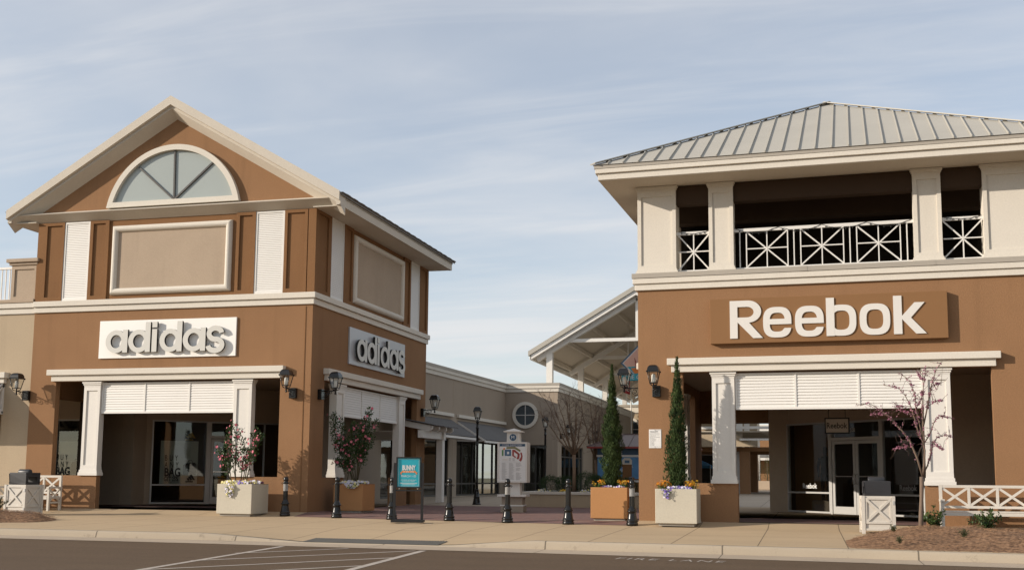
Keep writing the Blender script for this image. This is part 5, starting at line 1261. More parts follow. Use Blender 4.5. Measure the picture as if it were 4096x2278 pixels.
# ------------------------------------------------------------------ poster stand
S = thing('poster_stand', 'black metal poster stand with a turquoise event poster', 'poster stand', gp(-9.155, 25.35)[:3], R_(14))
S.scale = [gp(-9.155, 25.35)[3]] * 3
mb = MB(); mb.box(-.38, .38, -.26, -.18, .03, .085); mb.box(-.38, .38, .18, .26, .03, .085); mb.box(-.38, -.28, -.18, .18, .03, .085); mb.box(.28, .38, -.18, .18, .03, .085); mb.build('foot', M['blackm'], S, bevel=.004)
for x in (-.33, .33): MB().box(x - .03, x + .03, -.03, .03, .085, 1.42).build('post', M['blackm'], S)
MB().box(-.30, .30, -.02, .02, .755, .79).build('cross_bar', M['blackm'], S)
mb = MB()
for x in (-.22, .22): mb.lathe([(.018, .79), (.018, .84)], 10, x, 0)
mb.build('clip', M['chrome'], S)
mb = MB(); mb.box(-.30, -.265, -.035, .025, .83, 1.56); mb.box(.265, .30, -.035, .025, .83, 1.56); mb.box(-.265, .265, -.035, .025, 1.53, 1.56); mb.box(-.265, .265, -.035, .025, .83, .86); mb.box(-.265, .265, .0, .02, .86, 1.53)
fr_ = mb.build('poster_frame', M['blackm'], S)
pp_ = MB().box(-.265, .265, -.012, -.002, .86, 1.53).build('poster', M['teal'], fr_)
text('BUNNY', 0.155, M['signwhite'], S, (0, -.0185, 1.255), sx=.58, align='CENTER', offset=.006)
MB().prism([(-.21, 1.20), (-.165, 1.205), (-.165, 1.235), (.165, 1.235), (.165, 1.205), (.21, 1.20), (.19, 1.175), (.21, 1.15), (.165, 1.155), (.165, 1.19), (-.165, 1.19), (-.165, 1.155), (-.21, 1.15), (-.19, 1.175)], 'y', -.0165, -.0125).build('ribbon', M['orangep'], S)
text('in the chic', 0.062, M['signwhite'], S, (0, -.0185, 1.196), align='CENTER')
text('MARCH 1-25', 0.072, M['signwhite'], S, (0, -.0155, 1.085), align='CENTER', sx=.9)
text('FOR THE BUNNY OR EASTER WEEKEND\nAT THE OUTLETS OF MISSISSIPPI', 0.026, M['signwhite'], S, (0, -.0155, 1.01), align='CENTER', sx=.8)
mb = MB()
for z, l in ((.945, .21), (.928, .2), (.905, .15)): mb.box(-l, l, -.0145, -.0125, z, z + .007)
for a, c, b_, t_ in ((-.245, .245, .875, .879), (-.245, .245, 1.508, 1.512), (-.245, -.241, .879, 1.508), (.241, .245, .879, 1.508)): mb.box(a, c, -.0145, -.0125, b_, t_)
mb.build('small_print', M['signwhite'], S)

# ------------------------------------------------------------------ store directory
D = thing('store_directory', 'white pedestal store directory with a coloured site map', 'directory', gp(-9.06, 34.95)[:3], R_(6))
D.scale = [gp(-9.06, 34.95)[3]] * 3
MB().box(-.36, .36, -.36, .36, 0, .20).build('plinth', M['greytan'], D); MB().box(-.37, .37, -.37, .37, .20, .235).build('plinth_band', M['whitem'], D); MB().box(-.33, .33, -.33, .33, .235, .49).build('plinth', M['greytan'], D)
MB().box(-.46, .46, -.46, .46, .49, .56).build('plinth_cap', M['white'], D, bevel=.008)
MB().loft([[(-.24, -.24, .56), (.24, -.24, .56), (.24, .24, .56), (-.24, .24, .56)], [(-.20, -.20, 2.53), (.20, -.20, 2.53), (.20, .20, 2.53), (-.20, .20, 2.53)]]).build('pillar', M['white'], D)
mb = MB(); mb.box(-.30, .30, -.30, .30, 2.53, 2.57); mb.add([(-.28, -.28, 2.57), (.28, -.28, 2.57), (.28, .28, 2.57), (-.28, .28, 2.57), (0, 0, 2.66)], [(0, 1, 4), (1, 2, 4), (2, 3, 4), (3, 0, 4)]); mb.build('pillar_cap', M['white'], D)
MB().box(-.475, .475, -.36, .36, .935, 2.21).build('cabinet', M['white'], D, bevel=.01)
mb = MB(); frame_strips(mb, 'x', -.475, .475, .935, 2.21, -.385, -.36, .05, .05, .04, .05); mb.build('cabinet_frame', M['white'], D)
MB().box(-.425, .425, -.366, -.36, .985, 2.17).build('notice', M['signwhite'], D)
MB().box(-.41, .41, -.369, -.3655, 2.075, 2.155).build('title_band', M['navy'], D)
text('STORE DIRECTORY', .07, M['signwhite'], D, (0, -.371, 2.092), align='CENTER', sx=.98, space=1.1)
lg = MB().lathe([(.135, 0), (.135, .02)], 28).xform(Matrix.Translation((0.0, -.215, 2.365)) @ Matrix.Rotation(R_(90), 4, 'X')).build('round_emblem', M['whitem'], D)
MB().lathe([(.11, 0), (.11, .006)], 28).xform(Matrix.Translation((0.0, -.236, 2.365)) @ Matrix.Rotation(R_(90), 4, 'X')).build('emblem_disc', M['navy'], D)
text('M', .15, M['signwhite'], D, (-.065, -.2435, 2.315)).data.transform(Matrix.Shear('XY', 4, (0.35, 0)))
def block(pts, m_):
    mb = MB(); mb.prism(pts, 'y', -.3695, -.3655); mb.build('map_block', M[m_], D)
def quadmap(a, b_): return None
px = lambda x, y: (-.425 + (x - 130) / 392 * .85, 2.17 - (y - 335) / 530 * 1.185)
for m_, P in (('olive', [(238, 385), (365, 380), (450, 430), (440, 455), (355, 410), (238, 412)]), ('orangep', [(187, 412), (207, 395), (222, 412), (202, 432)]), ('greenp', [(172, 430), (196, 422), (196, 512), (172, 512)]),
              ('steelb', [(213, 422), (308, 422), (308, 452), (248, 452), (248, 512), (213, 512)]), ('steelb', [(250, 488), (280, 488), (280, 452), (309, 452), (309, 513), (250, 513)]),
              ('red', [(325, 424), (362, 424), (432, 478), (425, 505), (352, 455), (350, 505), (382, 525), (374, 543), (325, 510)]), ('red', [(408, 480), (438, 480), (432, 540), (412, 564), (388, 545), (402, 525)]), ('red', [(443, 464), (466, 462), (480, 512), (473, 560), (455, 592), (424, 572), (452, 530), (456, 512)])):
    block([px(*p) for p in P], m_)
mb = MB()
for c in range(3):
    for r in range(34):
        if c == 2 and r in (8, 9, 16, 17, 18): continue
        x, y = px(172 + c * 105, 612 + r * 7.2); l = .10 + .09 * rnd.random(); mb.box(x, x + l, -.3675, -.3655, y, y + .0055)
x0, y0 = px(165, 597); mb.box(x0, -x0 - .06, -.3675, -.3655, y0, y0 + .004)
for r in range(5):
    x, y = px(276, 545 + r * 9); mb.box(x, x + .07, -.3675, -.3655, y, y + .007); x, y = px(328, 545 + r * 9); mb.box(x, x + .08, -.3675, -.3655, y, y + .007)
s_ = mb.build('list_print', M['greyp'], D)
x0, y0 = px(182, 572); MB().box(x0, x0 + .17, -.3675, -.3655, y0, y0 + .03).build('legend_print', M['trim'], D)

# ------------------------------------------------------------------ rules notice on the brown wall
Q = thing('notice', 'small white rules notice fixed to the brown wall beside the cypress', 'notice', BW(0.28, -0.0, 1.895), BR)
MB().box(0, .325, -.014, 0, 0, .49).build('board', M['signwhite'], Q)
text('OUTLETS OF', .030, M['greyp'], Q, (.16, -.016, .452), align='LEFT', sx=.9); text('MISSISSIPPI', .052, M['ink'], Q, (.03, -.016, .41), sx=.85)
for i, b_ in enumerate(('Shopping Center Rules and Regulations', '- Pants must be worn at your', '  natural waist line', '- Shirts and shoes are required', '- No loitering', '- No skateboarding', '- No rollerblading', '- No bicycles', '- No profanity', '- No soliciting', '- No weapons', 'Violators, if not compliant, may be removed')):
    text(b_, .024 if 0 < i < 11 else .019, M['ink'], Q, (.02, -.016, .375 - i * .031), sx=.9, name='small_print')
mb = MB()
for z in (.475, .012): mb.lathe([(.008, 0), (.008, .006)], 8).xform(Matrix.Identity(4))
mb = MB(); mb.box(.155, .168, -.02, -.014, .47, .483); mb.box(.155, .168, -.02, -.014, .008, .021); mb.build('screw', M['ink'], Q)

# ------------------------------------------------------------------ hanging diamond sign with a shrimp boat
W = thing('diamond_sign', 'diamond-shaped hanging sign with an orange boat and a blue letter band', 'sign', BW(-1.92, 12.0, 5.40), BR)
def dia(r, y0, y1, m_, nm, dx=0): return MB().prism([(dx - r, 0), (dx, r), (dx + r, 0), (dx, -r)], 'y', y0, y1).build(nm, M[m_], W)
dia(1.0, -.03, .03, 'steelb', 'border'); dia(.92, -.036, .036, 'signwhite', 'border_line'); dia(.88, -.042, .042, 'pinkp', 'sky_panel')
MB().prism([(-.74, -.14), (.74, -.14), (.46, -.42), (-.46, -.42)], 'y', -.048, .048).build('water_picture', M['teal'], W)
MB().prism([(-.60, -.20), (.6, -.10), (.55, -.36), (-.46, -.40)], 'y', -.056, .056).build('boat_picture', M['orangep'], W); MB().box(-.05, .3, -.054, .054, -.2, .0).build('cabin_picture', M['trim'], W)
mb = MB()
for a, c in (((-.40, -.26), (-.45, .18)), ((-.30, -.26), (-.46, .18)), ((-.2, -.22), (-.30, .38)), ((-.1, -.2), (-.28, .40)), ((.0, -.1), (-.05, .50)), ((-.12, -.1), (.02, .52)), ((.2, -.1), (.3, .4))): mb.bar((a[0], -.05, a[1]), (c[0], -.05, c[1]), .02, .012, (0, 1, 0))
mb.build('mast_picture', M['red'], W)
MB().box(-.95, .95, -.06, .06, -.66, -.42).build('name_band', M['teal'], W); text('THE COAST', .22, M['signwhite'], W, (-.86, -.064, -.61))
MB().box(.9, 2.0, -.03, .03, .0, .06).build('bracket', M['whitem'], W)

# gooseneck light, flag, string lights
gl = thing('gooseneck_light', 'small white gooseneck light above the diamond sign', 'light', BW(-1.15, 11.0, 5.85), BR)
MB().tube([(.3, 0, .0), (.3, 0, .4), (.25, -.1, .5), (.1, -.15, .5), (.02, -.15, .42), (.02, -.15, .2)], .02, 8).build('arm', M['whitem'], gl); MB().lathe([(.02, .2), (.05, .18), (.06, .1), (.15, .02), (.16, .0)], 16, .02, -.15).build('shade', M['whitem'], gl)
fp = thing('flagpole', 'white flagpole with a furled red and white flag behind the plaza store', 'flagpole', (-12.75, 84.5, 0.1))
MB().tube([(0, 0, 0), (0, 0, 9.2)], [.06, .04], 10).build('pole', M['whitem'], fp)
mb = MB()
for i in range(9):
    x = -.08 - .055 * i; z0 = 8.9 - .08 * i; mb.box(x - .05, x, -.03 - .03 * (i % 2), .03 - .03 * (i % 2), z0 - 1.6 + .1 * i, z0)
fl_ = mb.build('flag', M['flagred'], fp)
mb = MB()
for i in range(1, 9, 2):
    x = -.08 - .055 * i; mb.box(x - .05, x - .002, -.066, -.06, 7.5 + .02 * i, 8.5 - .08 * i)
mb.build('flag_stripe', M['signwhite'], fl_)
def wirepts(u0, u1, z, sag, n=20): return [(u0 + (u1 - u0) * i / n, 0.145, z - sag * math.sin(math.pi * i / n) + rnd.uniform(-.008, .008)) for i in range(n + 1)]
for (u0, u1, lb) in ((1.1, 1.9, 'thin dark string of fairy lights on the left loggia railing'), (2.6, 7.0, 'thin dark string of fairy lights on the long middle loggia railing'), (7.76, 8.66, 'thin dark string of fairy lights on the right loggia railing')):
    mb = MB(); n = max(1, int((u1 - u0) / 1.1))
    for k in range(n):
        a, c = u0 + (u1 - u0) * k / n, u0 + (u1 - u0) * (k + 1) / n; P = wirepts(a, c, 7.70 - .02, .13 if n > 1 else .06); mb.tube(P, .007, 5)
        for p in P[2:-2:3]: mb.box(p[0] - .008, p[0] + .008, .13, .15, p[2] - .05, p[2])
    o = mb.build('string_lights', M['ink']); o.location = tuple(B0); o.rotation_euler = (0, 0, BR); tag(o, lb, 'string lights', 'strings of lights on the loggia railings')
# ------------------------------------------------------------------ planting
rn = random.Random(21)
def rdir(up=0.0):
    while True:
        v = Vector((rn.uniform(-1, 1), rn.uniform(-1, 1), rn.uniform(-1, 1)))
        if 0.05 < v.length < 1: return (v.normalized() + Vector((0, 0, up))).normalized()
def leaf(mb, p, d, n, L, W):
    """pointed leaf from p along d, face normal near n, folded a little along its rib"""
    s_ = d.cross(n)
    if s_.length < 1e-3: s_ = d.orthogonal()
    s_.normalize(); n2 = s_.cross(d); q = p + d * L
    mb.add([p, p + d * L * .45 + s_ * W * .5 + n2 * W * .12, q, p + d * L * .45 - s_ * W * .5 + n2 * W * .12, ], [(0, 1, 2), (0, 2, 3)])
def bloom(mb, p, n, r, k=7):
    """cupped flower: two whorls of petals and a boss"""
    n = n.normalized(); a = n.orthogonal().normalized(); b = n.cross(a)
    for (rr, h, off) in ((1.0, .25, 0), (.68, .5, .4)):
        for i in range(k):
            t = 2 * math.pi * (i + off) / k; u = a * math.cos(t) + b * math.sin(t); w_ = n.cross(u)
            c = p + n * r * .1
            mb.add([c, p + u * r * .62 * rr + w_ * r * .40 * rr + n * r * h * .7, p + u * r * rr + n * r * h, p + u * r * .62 * rr - w_ * r * .40 * rr + n * r * h * .7], [(0, 1, 2, 3)])
def along(pl, t):
    L = [0]
    for a, c in zip(pl, pl[1:]): L.append(L[-1] + (c - a).length)
    d = t * L[-1]
    for i in range(len(pl) - 1):
        if d <= L[i + 1]: return pl[i].lerp(pl[i + 1], (d - L[i]) / max(1e-6, L[i + 1] - L[i]))
    return pl[-1]
def camellia(label, g, arms, dens, nflow, seed, spread=.15):
    rn.seed(seed); O = thing('camellia', label, 'flowering shrub', g[:3], 0, 'pink camellias in planters'); O.scale = [g[3]] * 3
    st, lf, fl_ = MB(), MB(), MB()
    for arm in arms:
        dy = rn.uniform(-.28, .28); n = len(arm)
        pl = [Vector((x, dy * (i / (n - 1)) + rn.uniform(-.02, .02), z)) for i, (x, z) in enumerate(arm)]
        st.tube(pl, [.016 - .011 * i / (n - 1) for i in range(n)], 6)
        for i in range(int(dens)):
            t = rn.uniform(.34, 1.0) ** .85; p0 = along(pl, t); r = spread * (1.15 - .55 * t)
            p = p0 + rdir(.25) * r * rn.uniform(.2, 1.0) ** .5
            if i % 9 == 0: st.tube([p0, p], [.005, .003], 4)
            d = (p - p0).normalized() * .6 + rdir(.35) * .7
            leaf(lf, p, d.normalized(), rdir(.8), rn.uniform(.06, .10), rn.uniform(.032, .048))
        for i in range(nflow):
            p0 = along(pl, rn.uniform(.42, 1.0)); n_ = (Vector((rn.uniform(-1, 1), -1.0, rn.uniform(-.3, .9)))).normalized()
            bloom(fl_, p0 + n_ * spread * rn.uniform(.5, 1.0) + Vector((rn.uniform(-.06, .06), 0, rn.uniform(-.05, .05))), n_, rn.choice((.022, .03, .034, .045, .05)))
    st.build('stems', M['stem'], O, weld=False); lf.build('foliage', M['camleaf'], O, weld=False); fl_.build('blossoms', M['campink'], O, weld=False)
    return O
f1 = lambda x, y: (-15.73 + (x - 640) * .00343 + 14.98, 1.06 + (1000 - y) * .00314 - .02)
ar = [[(750, 1080), (750, 990), (735, 900), (720, 780), (740, 640), (785, 530)], [(790, 1080), (780, 880), (790, 760), (800, 650), (835, 590)], [(830, 1080), (840, 880), (850, 760), (830, 680)], [(870, 1080), (885, 880), (915, 740), (930, 640), (945, 590)],
      [(880, 1080), (930, 850), (985, 720), (1040, 630)], [(760, 1080), (700, 850), (645, 745)], [(850, 1080), (860, 900), (880, 820)], [(800, 1080), (740, 860), (690, 690)]]
camellia('loose pink camellia in the cream planter in front of the left column', PG[0][0], [[f1(*p) for p in a] for a in ar], 170, 10, 3, .16)
f2 = lambda x, y: ((-13.93 + (x - 300) * .00309 + 13.07) * 1.02, 1.1 + (1.06 + (800 - y) * .002865 - 1.1) * 1.02 - .02)
ar = [[(560, 850), (500, 660), (420, 560), (370, 420), (340, 270), (330, 140)], [(580, 850), (470, 600), (400, 480), (430, 330), (390, 180)], [(590, 850), (575, 600), (540, 450), (560, 330), (580, 230)], [(600, 850), (620, 600), (660, 430), (680, 280), (720, 180), (760, 95)],
      [(605, 850), (650, 560), (720, 460), (735, 380)], [(610, 850), (620, 600), (690, 330), (795, 215)], [(500, 850), (520, 680), (400, 640), (370, 640)], [(590, 850), (500, 560), (470, 400)], [(600, 850), (600, 620), (620, 450), (630, 300)]]
camellia('dense pink camellia in the brown-orange planter against the shaded side wall', PG[1][0], [[f2(*p) for p in a] for a in ar], 400, 9, 5, .19)

def cypress(label, g, prof, seed, n=5200, twin=None):
    """narrow columnar conifer: short upright sprays all through a spindle with a ragged outline"""
    rn.seed(seed); O = thing('cypress_tree', label, 'cypress', g[:3], 0, 'columnar cypresses'); O.scale = [g[3]] * 3
    ph = [rn.uniform(0, 6.28) for _ in range(6)]
    def rad(z, t): return interp(prof, z) * (1 + .16 * math.sin(3 * t + 5.2 * z + ph[0]) + .14 * math.sin(5 * t - 8.1 * z + ph[1]) + .13 * math.sin(2 * t + 15 * z + ph[2]) + .10 * math.sin(t + 27 * z + ph[3]))
    z0, z1 = prof[0][0], prof[-1][0]; mb = MB()
    for i in range(n):
        while True:
            z = rn.uniform(z0, z1)
            if rn.random() < (interp(prof, z) + .03) / .34: break
        t = rn.uniform(0, 6.283); r = rad(z, t) * (1 - .55 * rn.random() ** 2.2); cx = .0
        p = Vector((cx + r * math.cos(t), r * math.sin(t), z)); o = Vector((math.cos(t), math.sin(t), 0))
        d = (o * rn.uniform(.15, .75) + Vector((0, 0, 1)) + rdir() * .28).normalized(); L = rn.uniform(.045, .10) * (.75 if z > z1 - .6 else 1)
        nn = (o + rdir() * .6).normalized(); leaf(mb, p, d, nn, L, L * .30)
        if rn.random() < .5: leaf(mb, p + d * L * .3, (d + rdir() * .5).normalized(), rdir(), L * .6, L * .22)
    if twin:
        tx, ty, tz, tr_ = twin
        for i in range(420):
            z = rn.uniform(z0 + .1, tz); k = 1 - (z - z0) / (tz - z0); t = rn.uniform(0, 6.283); r = tr_ * (.25 + k ** .6) * rn.random() ** .4
            p = Vector((tx + r * math.cos(t), ty + r * math.sin(t), z)); d = (Vector((math.cos(t) * .3, math.sin(t) * .3, 1)) + rdir() * .25).normalized(); leaf(mb, p, d, rdir(), rn.uniform(.05, .1), .026)
    mb.build('crown', M['cypress'], O, weld=False)
    MB().tube([(0, 0, z0 - .3), (0, 0, (z0 + z1) / 2), (0, 0, z1 - .1)], [.045, .03, .006], 8).build('trunk', M['bark'], O)
    return O
cypress('dark cypress in the cream planter, its tip touching the white lintel', PG[3][0], [(.84, .12), (1.0, .175), (1.35, .20), (1.8, .185), (2.2, .155), (2.6, .135), (2.95, .11), (3.3, .075), (3.65, .045), (3.9, .015), (4.0, .004)], 11, 9000, (-.22, -.05, 2.1, .11))
cypress('fuller cypress in the orange planter behind the bollards', PG[2][0], [(.84, .13), (1.0, .19), (1.35, .225), (1.9, .235), (2.3, .215), (2.6, .18), (2.9, .11), (3.3, .08), (3.65, .055), (3.95, .02), (4.1, .004)], 12, 10500)
def pt(u, v, z=0.1): return BW(u, v, z)
for u, lb in ((-3.3, 'left slim cypress of the pair in the far planter beyond the arcade'), (-2.5, 'right slim cypress of the pair in the far planter beyond the arcade')):
    cypress(lb, (*pt(u, 78), 1.0), [(.8, .2), (1.2, .34), (2.0, .34), (2.8, .2), (3.4, .03)], 13 if u < -3 else 14, 900)

def pansy(O, mats, cx, cy, rx, ry, z, n, spill=None, h=.10, size=.026):
    """pansy clump: low leaves and small open five-petalled faces"""
    lf = MB(); fl_ = {m_: MB() for m_ in mats}
    for i in range(int(n * 2.6)):
        a = rn.uniform(0, 6.283); r = rn.random() ** .5; p = Vector((cx + rx * r * math.cos(a), cy + ry * r * math.sin(a), z + h * rn.random() * (1.1 - .5 * r)))
        leaf(lf, p, rdir(.6), rdir(1), rn.uniform(.035, .06), .024)
    def face(p, n_, r, mb):
        a = n_.orthogonal().normalized(); b = n_.cross(a)
        for k in range(5):
            t = 6.283 * k / 5; u = a * math.cos(t) + b * math.sin(t); w_ = n_.cross(u)
            mb.add([p, p + u * r * .7 + w_ * r * .55 + n_ * .004, p + u * r * 1.1, p + u * r * .7 - w_ * r * .55 + n_ * .004], [(0, 1, 2, 3)])
    for i in range(n):
        a = rn.uniform(0, 6.283); r = rn.random() ** .5; x = cx + rx * r * math.cos(a); m_ = rn.choice(mats); p = Vector((x, cy + ry * r * math.sin(a), z + h * (.75 + .5 * rn.random()) * (1.05 - .3 * r)))
        face(p, Vector((rn.uniform(-.5, .5), -1, rn.uniform(.2, 1.0))).normalized(), size * rn.uniform(.8, 1.2), fl_[m_])
    if spill:
        sx, sw, sl_, yy = spill
        for i in range(int(n * .9)):
            t = rn.random(); x = sx + sw * (1 - .6 * t) * rn.uniform(-1, 1); p = Vector((x, yy - .02 - .07 * rn.random(), z + .06 - sl_ * t))
            if i % 2: leaf(lf, p, rdir(-.3), rdir(), .05, .024); leaf(lf, p, rdir(-.6), rdir(), .05, .02)
            else: face(p, Vector((rn.uniform(-.5, .5), -1, rn.uniform(-.1, .6))).normalized(), size, fl_[rn.choice(mats)])
    lf.build('foliage', M['panleaf'], O, weld=False)
    for m_, mb in fl_.items():
        if mb.f: mb.build('blossoms', M[m_], O, weld=False)
def bed(label, g, cat='pansies', name='pansy_clump'):
    O = thing(name, label, cat, g[0][:3], g[1], 'spring flowers in the planters'); O.scale = [g[0][3]] * 3; return O
O = bed('yellow pansies spilling over the left front of the cream planter', PG[0]); pansy(O, ['panyellow', 'panyellow', 'panwhite'], -.26, -.12, .27, .36, .80, 80, (-.12, .16, .34, -.475), .12, .034)
O = bed('purple pansies in the middle of the cream camellia planter', PG[0]); pansy(O, ['panpurple', 'panpurple', 'panyellow'], .10, -.14, .22, .34, .80, 60, None, .12, .032)
O = bed('dark red and yellow pansies on the right of the cream camellia planter', PG[0]); pansy(O, ['panyellow', 'pandark', 'panwhite'], .34, -.05, .18, .42, .80, 64, None, .13, .032)
O = bed('pale yellow and white pansies in the brown-orange planter', PG[1]); pansy(O, ['panyellow', 'panwhite', 'panwhite'], .02, -.10, .47, .38, .80, 130, (.15, .25, .12, -.475), .13, .034)
def wallflower(O, cx, cy, r, z, n, mats, h=.24):
    lf = MB(); fl_ = {m_: MB() for m_ in mats}
    for i in range(n):
        a = rn.uniform(0, 6.283); q = r * rn.random() ** .5; b0 = Vector((cx + q * .6 * math.cos(a), cy + q * .6 * math.sin(a), z)); tip = Vector((cx + q * math.cos(a), cy + q * math.sin(a), z + h * rn.uniform(.55, 1)))
        lf.tube([b0, tip], [.004, .003], 4)
        for k in range(9): leaf(lf, b0.lerp(tip, rn.uniform(.05, .85)), rdir(.5), rdir(.5), rn.uniform(.04, .07), .014)
        m_ = rn.choice(mats)
        for k in range(rn.randint(4, 8)): bloom(fl_[m_], tip + rdir(.2) * .03, rdir(.4), rn.uniform(.014, .022), 4)
    lf.build('foliage', M['panleaf'], O, weld=False)
    for m_, mb in fl_.items(): mb.build('blossoms', M[m_], O, weld=False)
for g, side, lb, mats in ((PG[2], -1, 'golden wallflowers at the left of the orange planter', ['wallyellow', 'wallorange']), (PG[2], 1, 'golden wallflowers right of the cypress in the orange planter', ['wallyellow', 'wallorange']), (PG[3], -1, 'bright orange wallflowers at the left of the right-hand cream planter', ['wallorange']), (PG[3], 1, 'orange wallflowers at the right of the right-hand cream planter', ['wallorange', 'wallyellow'])):
    O = bed(lb, g, 'wallflowers', 'wallflower_clump'); wallflower(O, side * .33, -.14, .18 if side < 0 else .15, .80, 26, mats)
O = bed('purple and white pansies at the foot of the fuller cypress', PG[2]); pansy(O, ['panpurple', 'panwhite', 'pandark'], .02, -.26, .34, .20, .80, 44, None, .09)
O = bed('violet pansies trailing over the front of the right-hand cream planter', PG[3]); pansy(O, ['panpurple', 'panpurple', 'panwhite'], .04, -.30, .32, .17, .80, 60, (-.22, .12, .22, -.475), .10)

# ------------------------------------------------------------------ redbud in the straw bed
def smoothpl(P, yj):
    out_ = []
    for i, (x, z) in enumerate(P): out_.append(Vector((x, yj * i / max(1, len(P) - 1) + rn.uniform(-.015, .015), z)))
    return out_
rn.seed(5)
RB = thing('redbud_tree', 'young redbud with bare branches and magenta blossom in the straw bed', 'tree', (2.39, 25.96, 0.0))
fu = lambda x, y: (1.18 + (x - 100) * .00215 - 2.39, 3.40 - y * .00229)
limbs = [[(690, 970), (640, 790), (600, 690), (580, 640), (500, 530), (440, 470), (370, 390), (270, 320), (190, 270), (100, 295)], [(690, 970), (705, 850), (715, 720), (700, 640), (660, 560), (620, 400), (590, 300), (540, 200), (480, 130), (330, 100)],
         [(715, 720), (712, 560), (715, 400), (720, 200), (745, 60), (765, -40), (770, -95)], [(640, 790), (680, 700), (740, 620), (790, 540), (830, 440), (880, 390), (950, 395), (1020, 410)],
         [(692, 950), (740, 860), (780, 730), (800, 650), (850, 590), (930, 570), (1000, 590)], [(700, 640), (690, 560), (640, 330), (630, 180), (580, 60), (470, -20)], [(715, 480), (760, 300), (800, 120), (830, 20), (870, -70), (920, -130)],
         [(600, 690), (540, 680), (470, 690), (410, 715)], [(590, 300), (500, 300), (440, 290)], [(370, 390), (290, 360), (220, 365)], [(760, 300), (830, 260), (900, 250)], [(620, 400), (560, 350), (500, 330)], [(800, 120), (860, 80), (920, 75)], [(640, 330), (690, 250), (700, 160)], [(745, 60), (700, 20), (690, -40)], [(800, 650), (850, 690), (880, 720)]]
bk = MB(); bl_ = MB(); tw = MB()
bk.tube([(-.02, 0, -.06), (-.01, .01, .35), (.015, 0, .7), (.03, 0, 1.0), (.03, 0, 1.185)], [.060, .046, .042, .046, .040], 10)
for k, L in enumerate(limbs):
    pl = smoothpl([fu(*p) for p in L], rn.uniform(-.45, .45) if k else -.2); r0 = .022 if k < 2 else .016 if k < 7 else .008
    if k < 7: bk.tube(pl, [max(.006, 1.15 * r0 * (1 - .85 * i / (len(pl) - 1))) for i in range(len(pl))], 7)
    else: tw.tube(pl, [max(.005, r0 * .9 * (1 - .7 * i / (len(pl) - 1))) for i in range(len(pl))], 5)
    for i in range(12 if k < 7 else 7):
        p0 = along(pl, rn.uniform(.25, 1)); d = rdir(.45); L_ = rn.uniform(.06, .24); p1 = p0 + d * L_; p2 = p1 + (d + rdir() * .5).normalized() * L_ * .6
        tw.tube([p0, p1, p2], [.0055, .004, .003], 4)
        if rn.random() < .75:
            for j in range(rn.randint(2, 5)): bloom(bl_, p0.lerp(p2, rn.random()) + rdir() * .012, rdir(), rn.uniform(.011, .019), 5)
    for i in range(int(30 if k < 7 else 15)):
        t = rn.uniform(.24, 1); p = along(pl, t)
        for j in range(rn.randint(2, 6)): bloom(bl_, p + rdir() * .03, rdir(), rn.uniform(.011, .020), 5)
bk.build('trunk', M['bark'], RB, weld=False); tw.build('twigs', M['twig'], RB, weld=False); bl_.build('blossoms', M['redbud'], RB, weld=False)

# ------------------------------------------------------------------ raised planting bed with bare crape myrtles and clipped boxwood
PWL = thing('planter_wall', 'low tan planter wall with a pale coping around bare trees and boxwood', 'planter wall', (-10.25, 41.0, -0.02))
mb = MB(); mb.box(0, 6.4, 0, .3, 0, .50); mb.box(0, .3, .3, 6.0, 0, .50); mb.build('wall', M['tan'], PWL)
mb = MB(); mb.box(-.06, 6.4, -.06, .36, .50, .60); mb.box(-.06, .36, .36, 6.0, .50, .60); mb.build('coping', M['trim'], PWL, bevel=.01)
MB().box(.3, 6.4, .3, 6.0, 0, .50).build('bed_soil', M['soil'], PWL)
def myrtle(label, loc, zf, top, wid, seed, lean):
    rn.seed(seed); O = thing('crape_myrtle', label, 'tree', loc, 0, 'bare crape myrtles in the raised bed'); bk = MB(); tw = MB(); sd_ = MB()
    bk.tube([(0, 0, -.1), (.01, 0, zf * .5), (0, 0, zf)], [.085, .065, .07], 10)
    for i in range(11):
        a = 6.283 * i / 11 + rn.uniform(-.3, .3); sp_ = wid * rn.uniform(.25, 1.0); h = (top - zf) * rn.uniform(.72, 1.0)
        P = [Vector((0, 0, zf - .03))]
        for j in range(1, 7):
            t = j / 6; P.append(Vector((sp_ * math.cos(a) * t ** .8 + lean * t, sp_ * math.sin(a) * t ** .8, zf + h * t)) + Vector((rn.uniform(-.04, .04), rn.uniform(-.04, .04), 0)))
        bk.tube(P, [.030 * (1 - .8 * j / 6) + .004 for j in range(7)], 6)
        for q in range(15):
            p0 = along(P, rn.uniform(.22, 1)); d = (rdir(.8) + Vector((math.cos(a), math.sin(a), 0)) * .4).normalized(); L = rn.uniform(.25, .7); p1 = p0 + d * L * .5 + rdir() * .03; p2 = p1 + (d + rdir(.4) * .4).normalized() * L * .5
            tw.tube([p0, p1, p2], [.008, .0055, .003], 4)
            for w_ in range(3):
                s0 = p1.lerp(p2, rn.random()); e_ = s0 + (d + rdir(.3) * .8).normalized() * rn.uniform(.1, .28); tw.tube([s0, e_], [.004, .0025], 3)
                if rn.random() < .5:
                    for m_ in range(3): leaf(sd_, e_ + rdir() * .03, rdir(), rdir(), .03, .02)
    bk.build('trunk', M['bark2'], O, weld=False); tw.build('twigs', M['twig2'], O, weld=False); sd_.build('seed_heads', M['twig2'], O, weld=False); return O
myrtle('bare crape myrtle standing left in the raised bed, branches spread wide', (-8.57, 42.2, .52), 1.45, 3.75, 1.15, 31, -.25)
myrtle('bare crape myrtle standing right in the raised bed beside the tall cypress', (-8.15, 44.6, .52), 1.30, 3.9, 1.0, 32, .25)
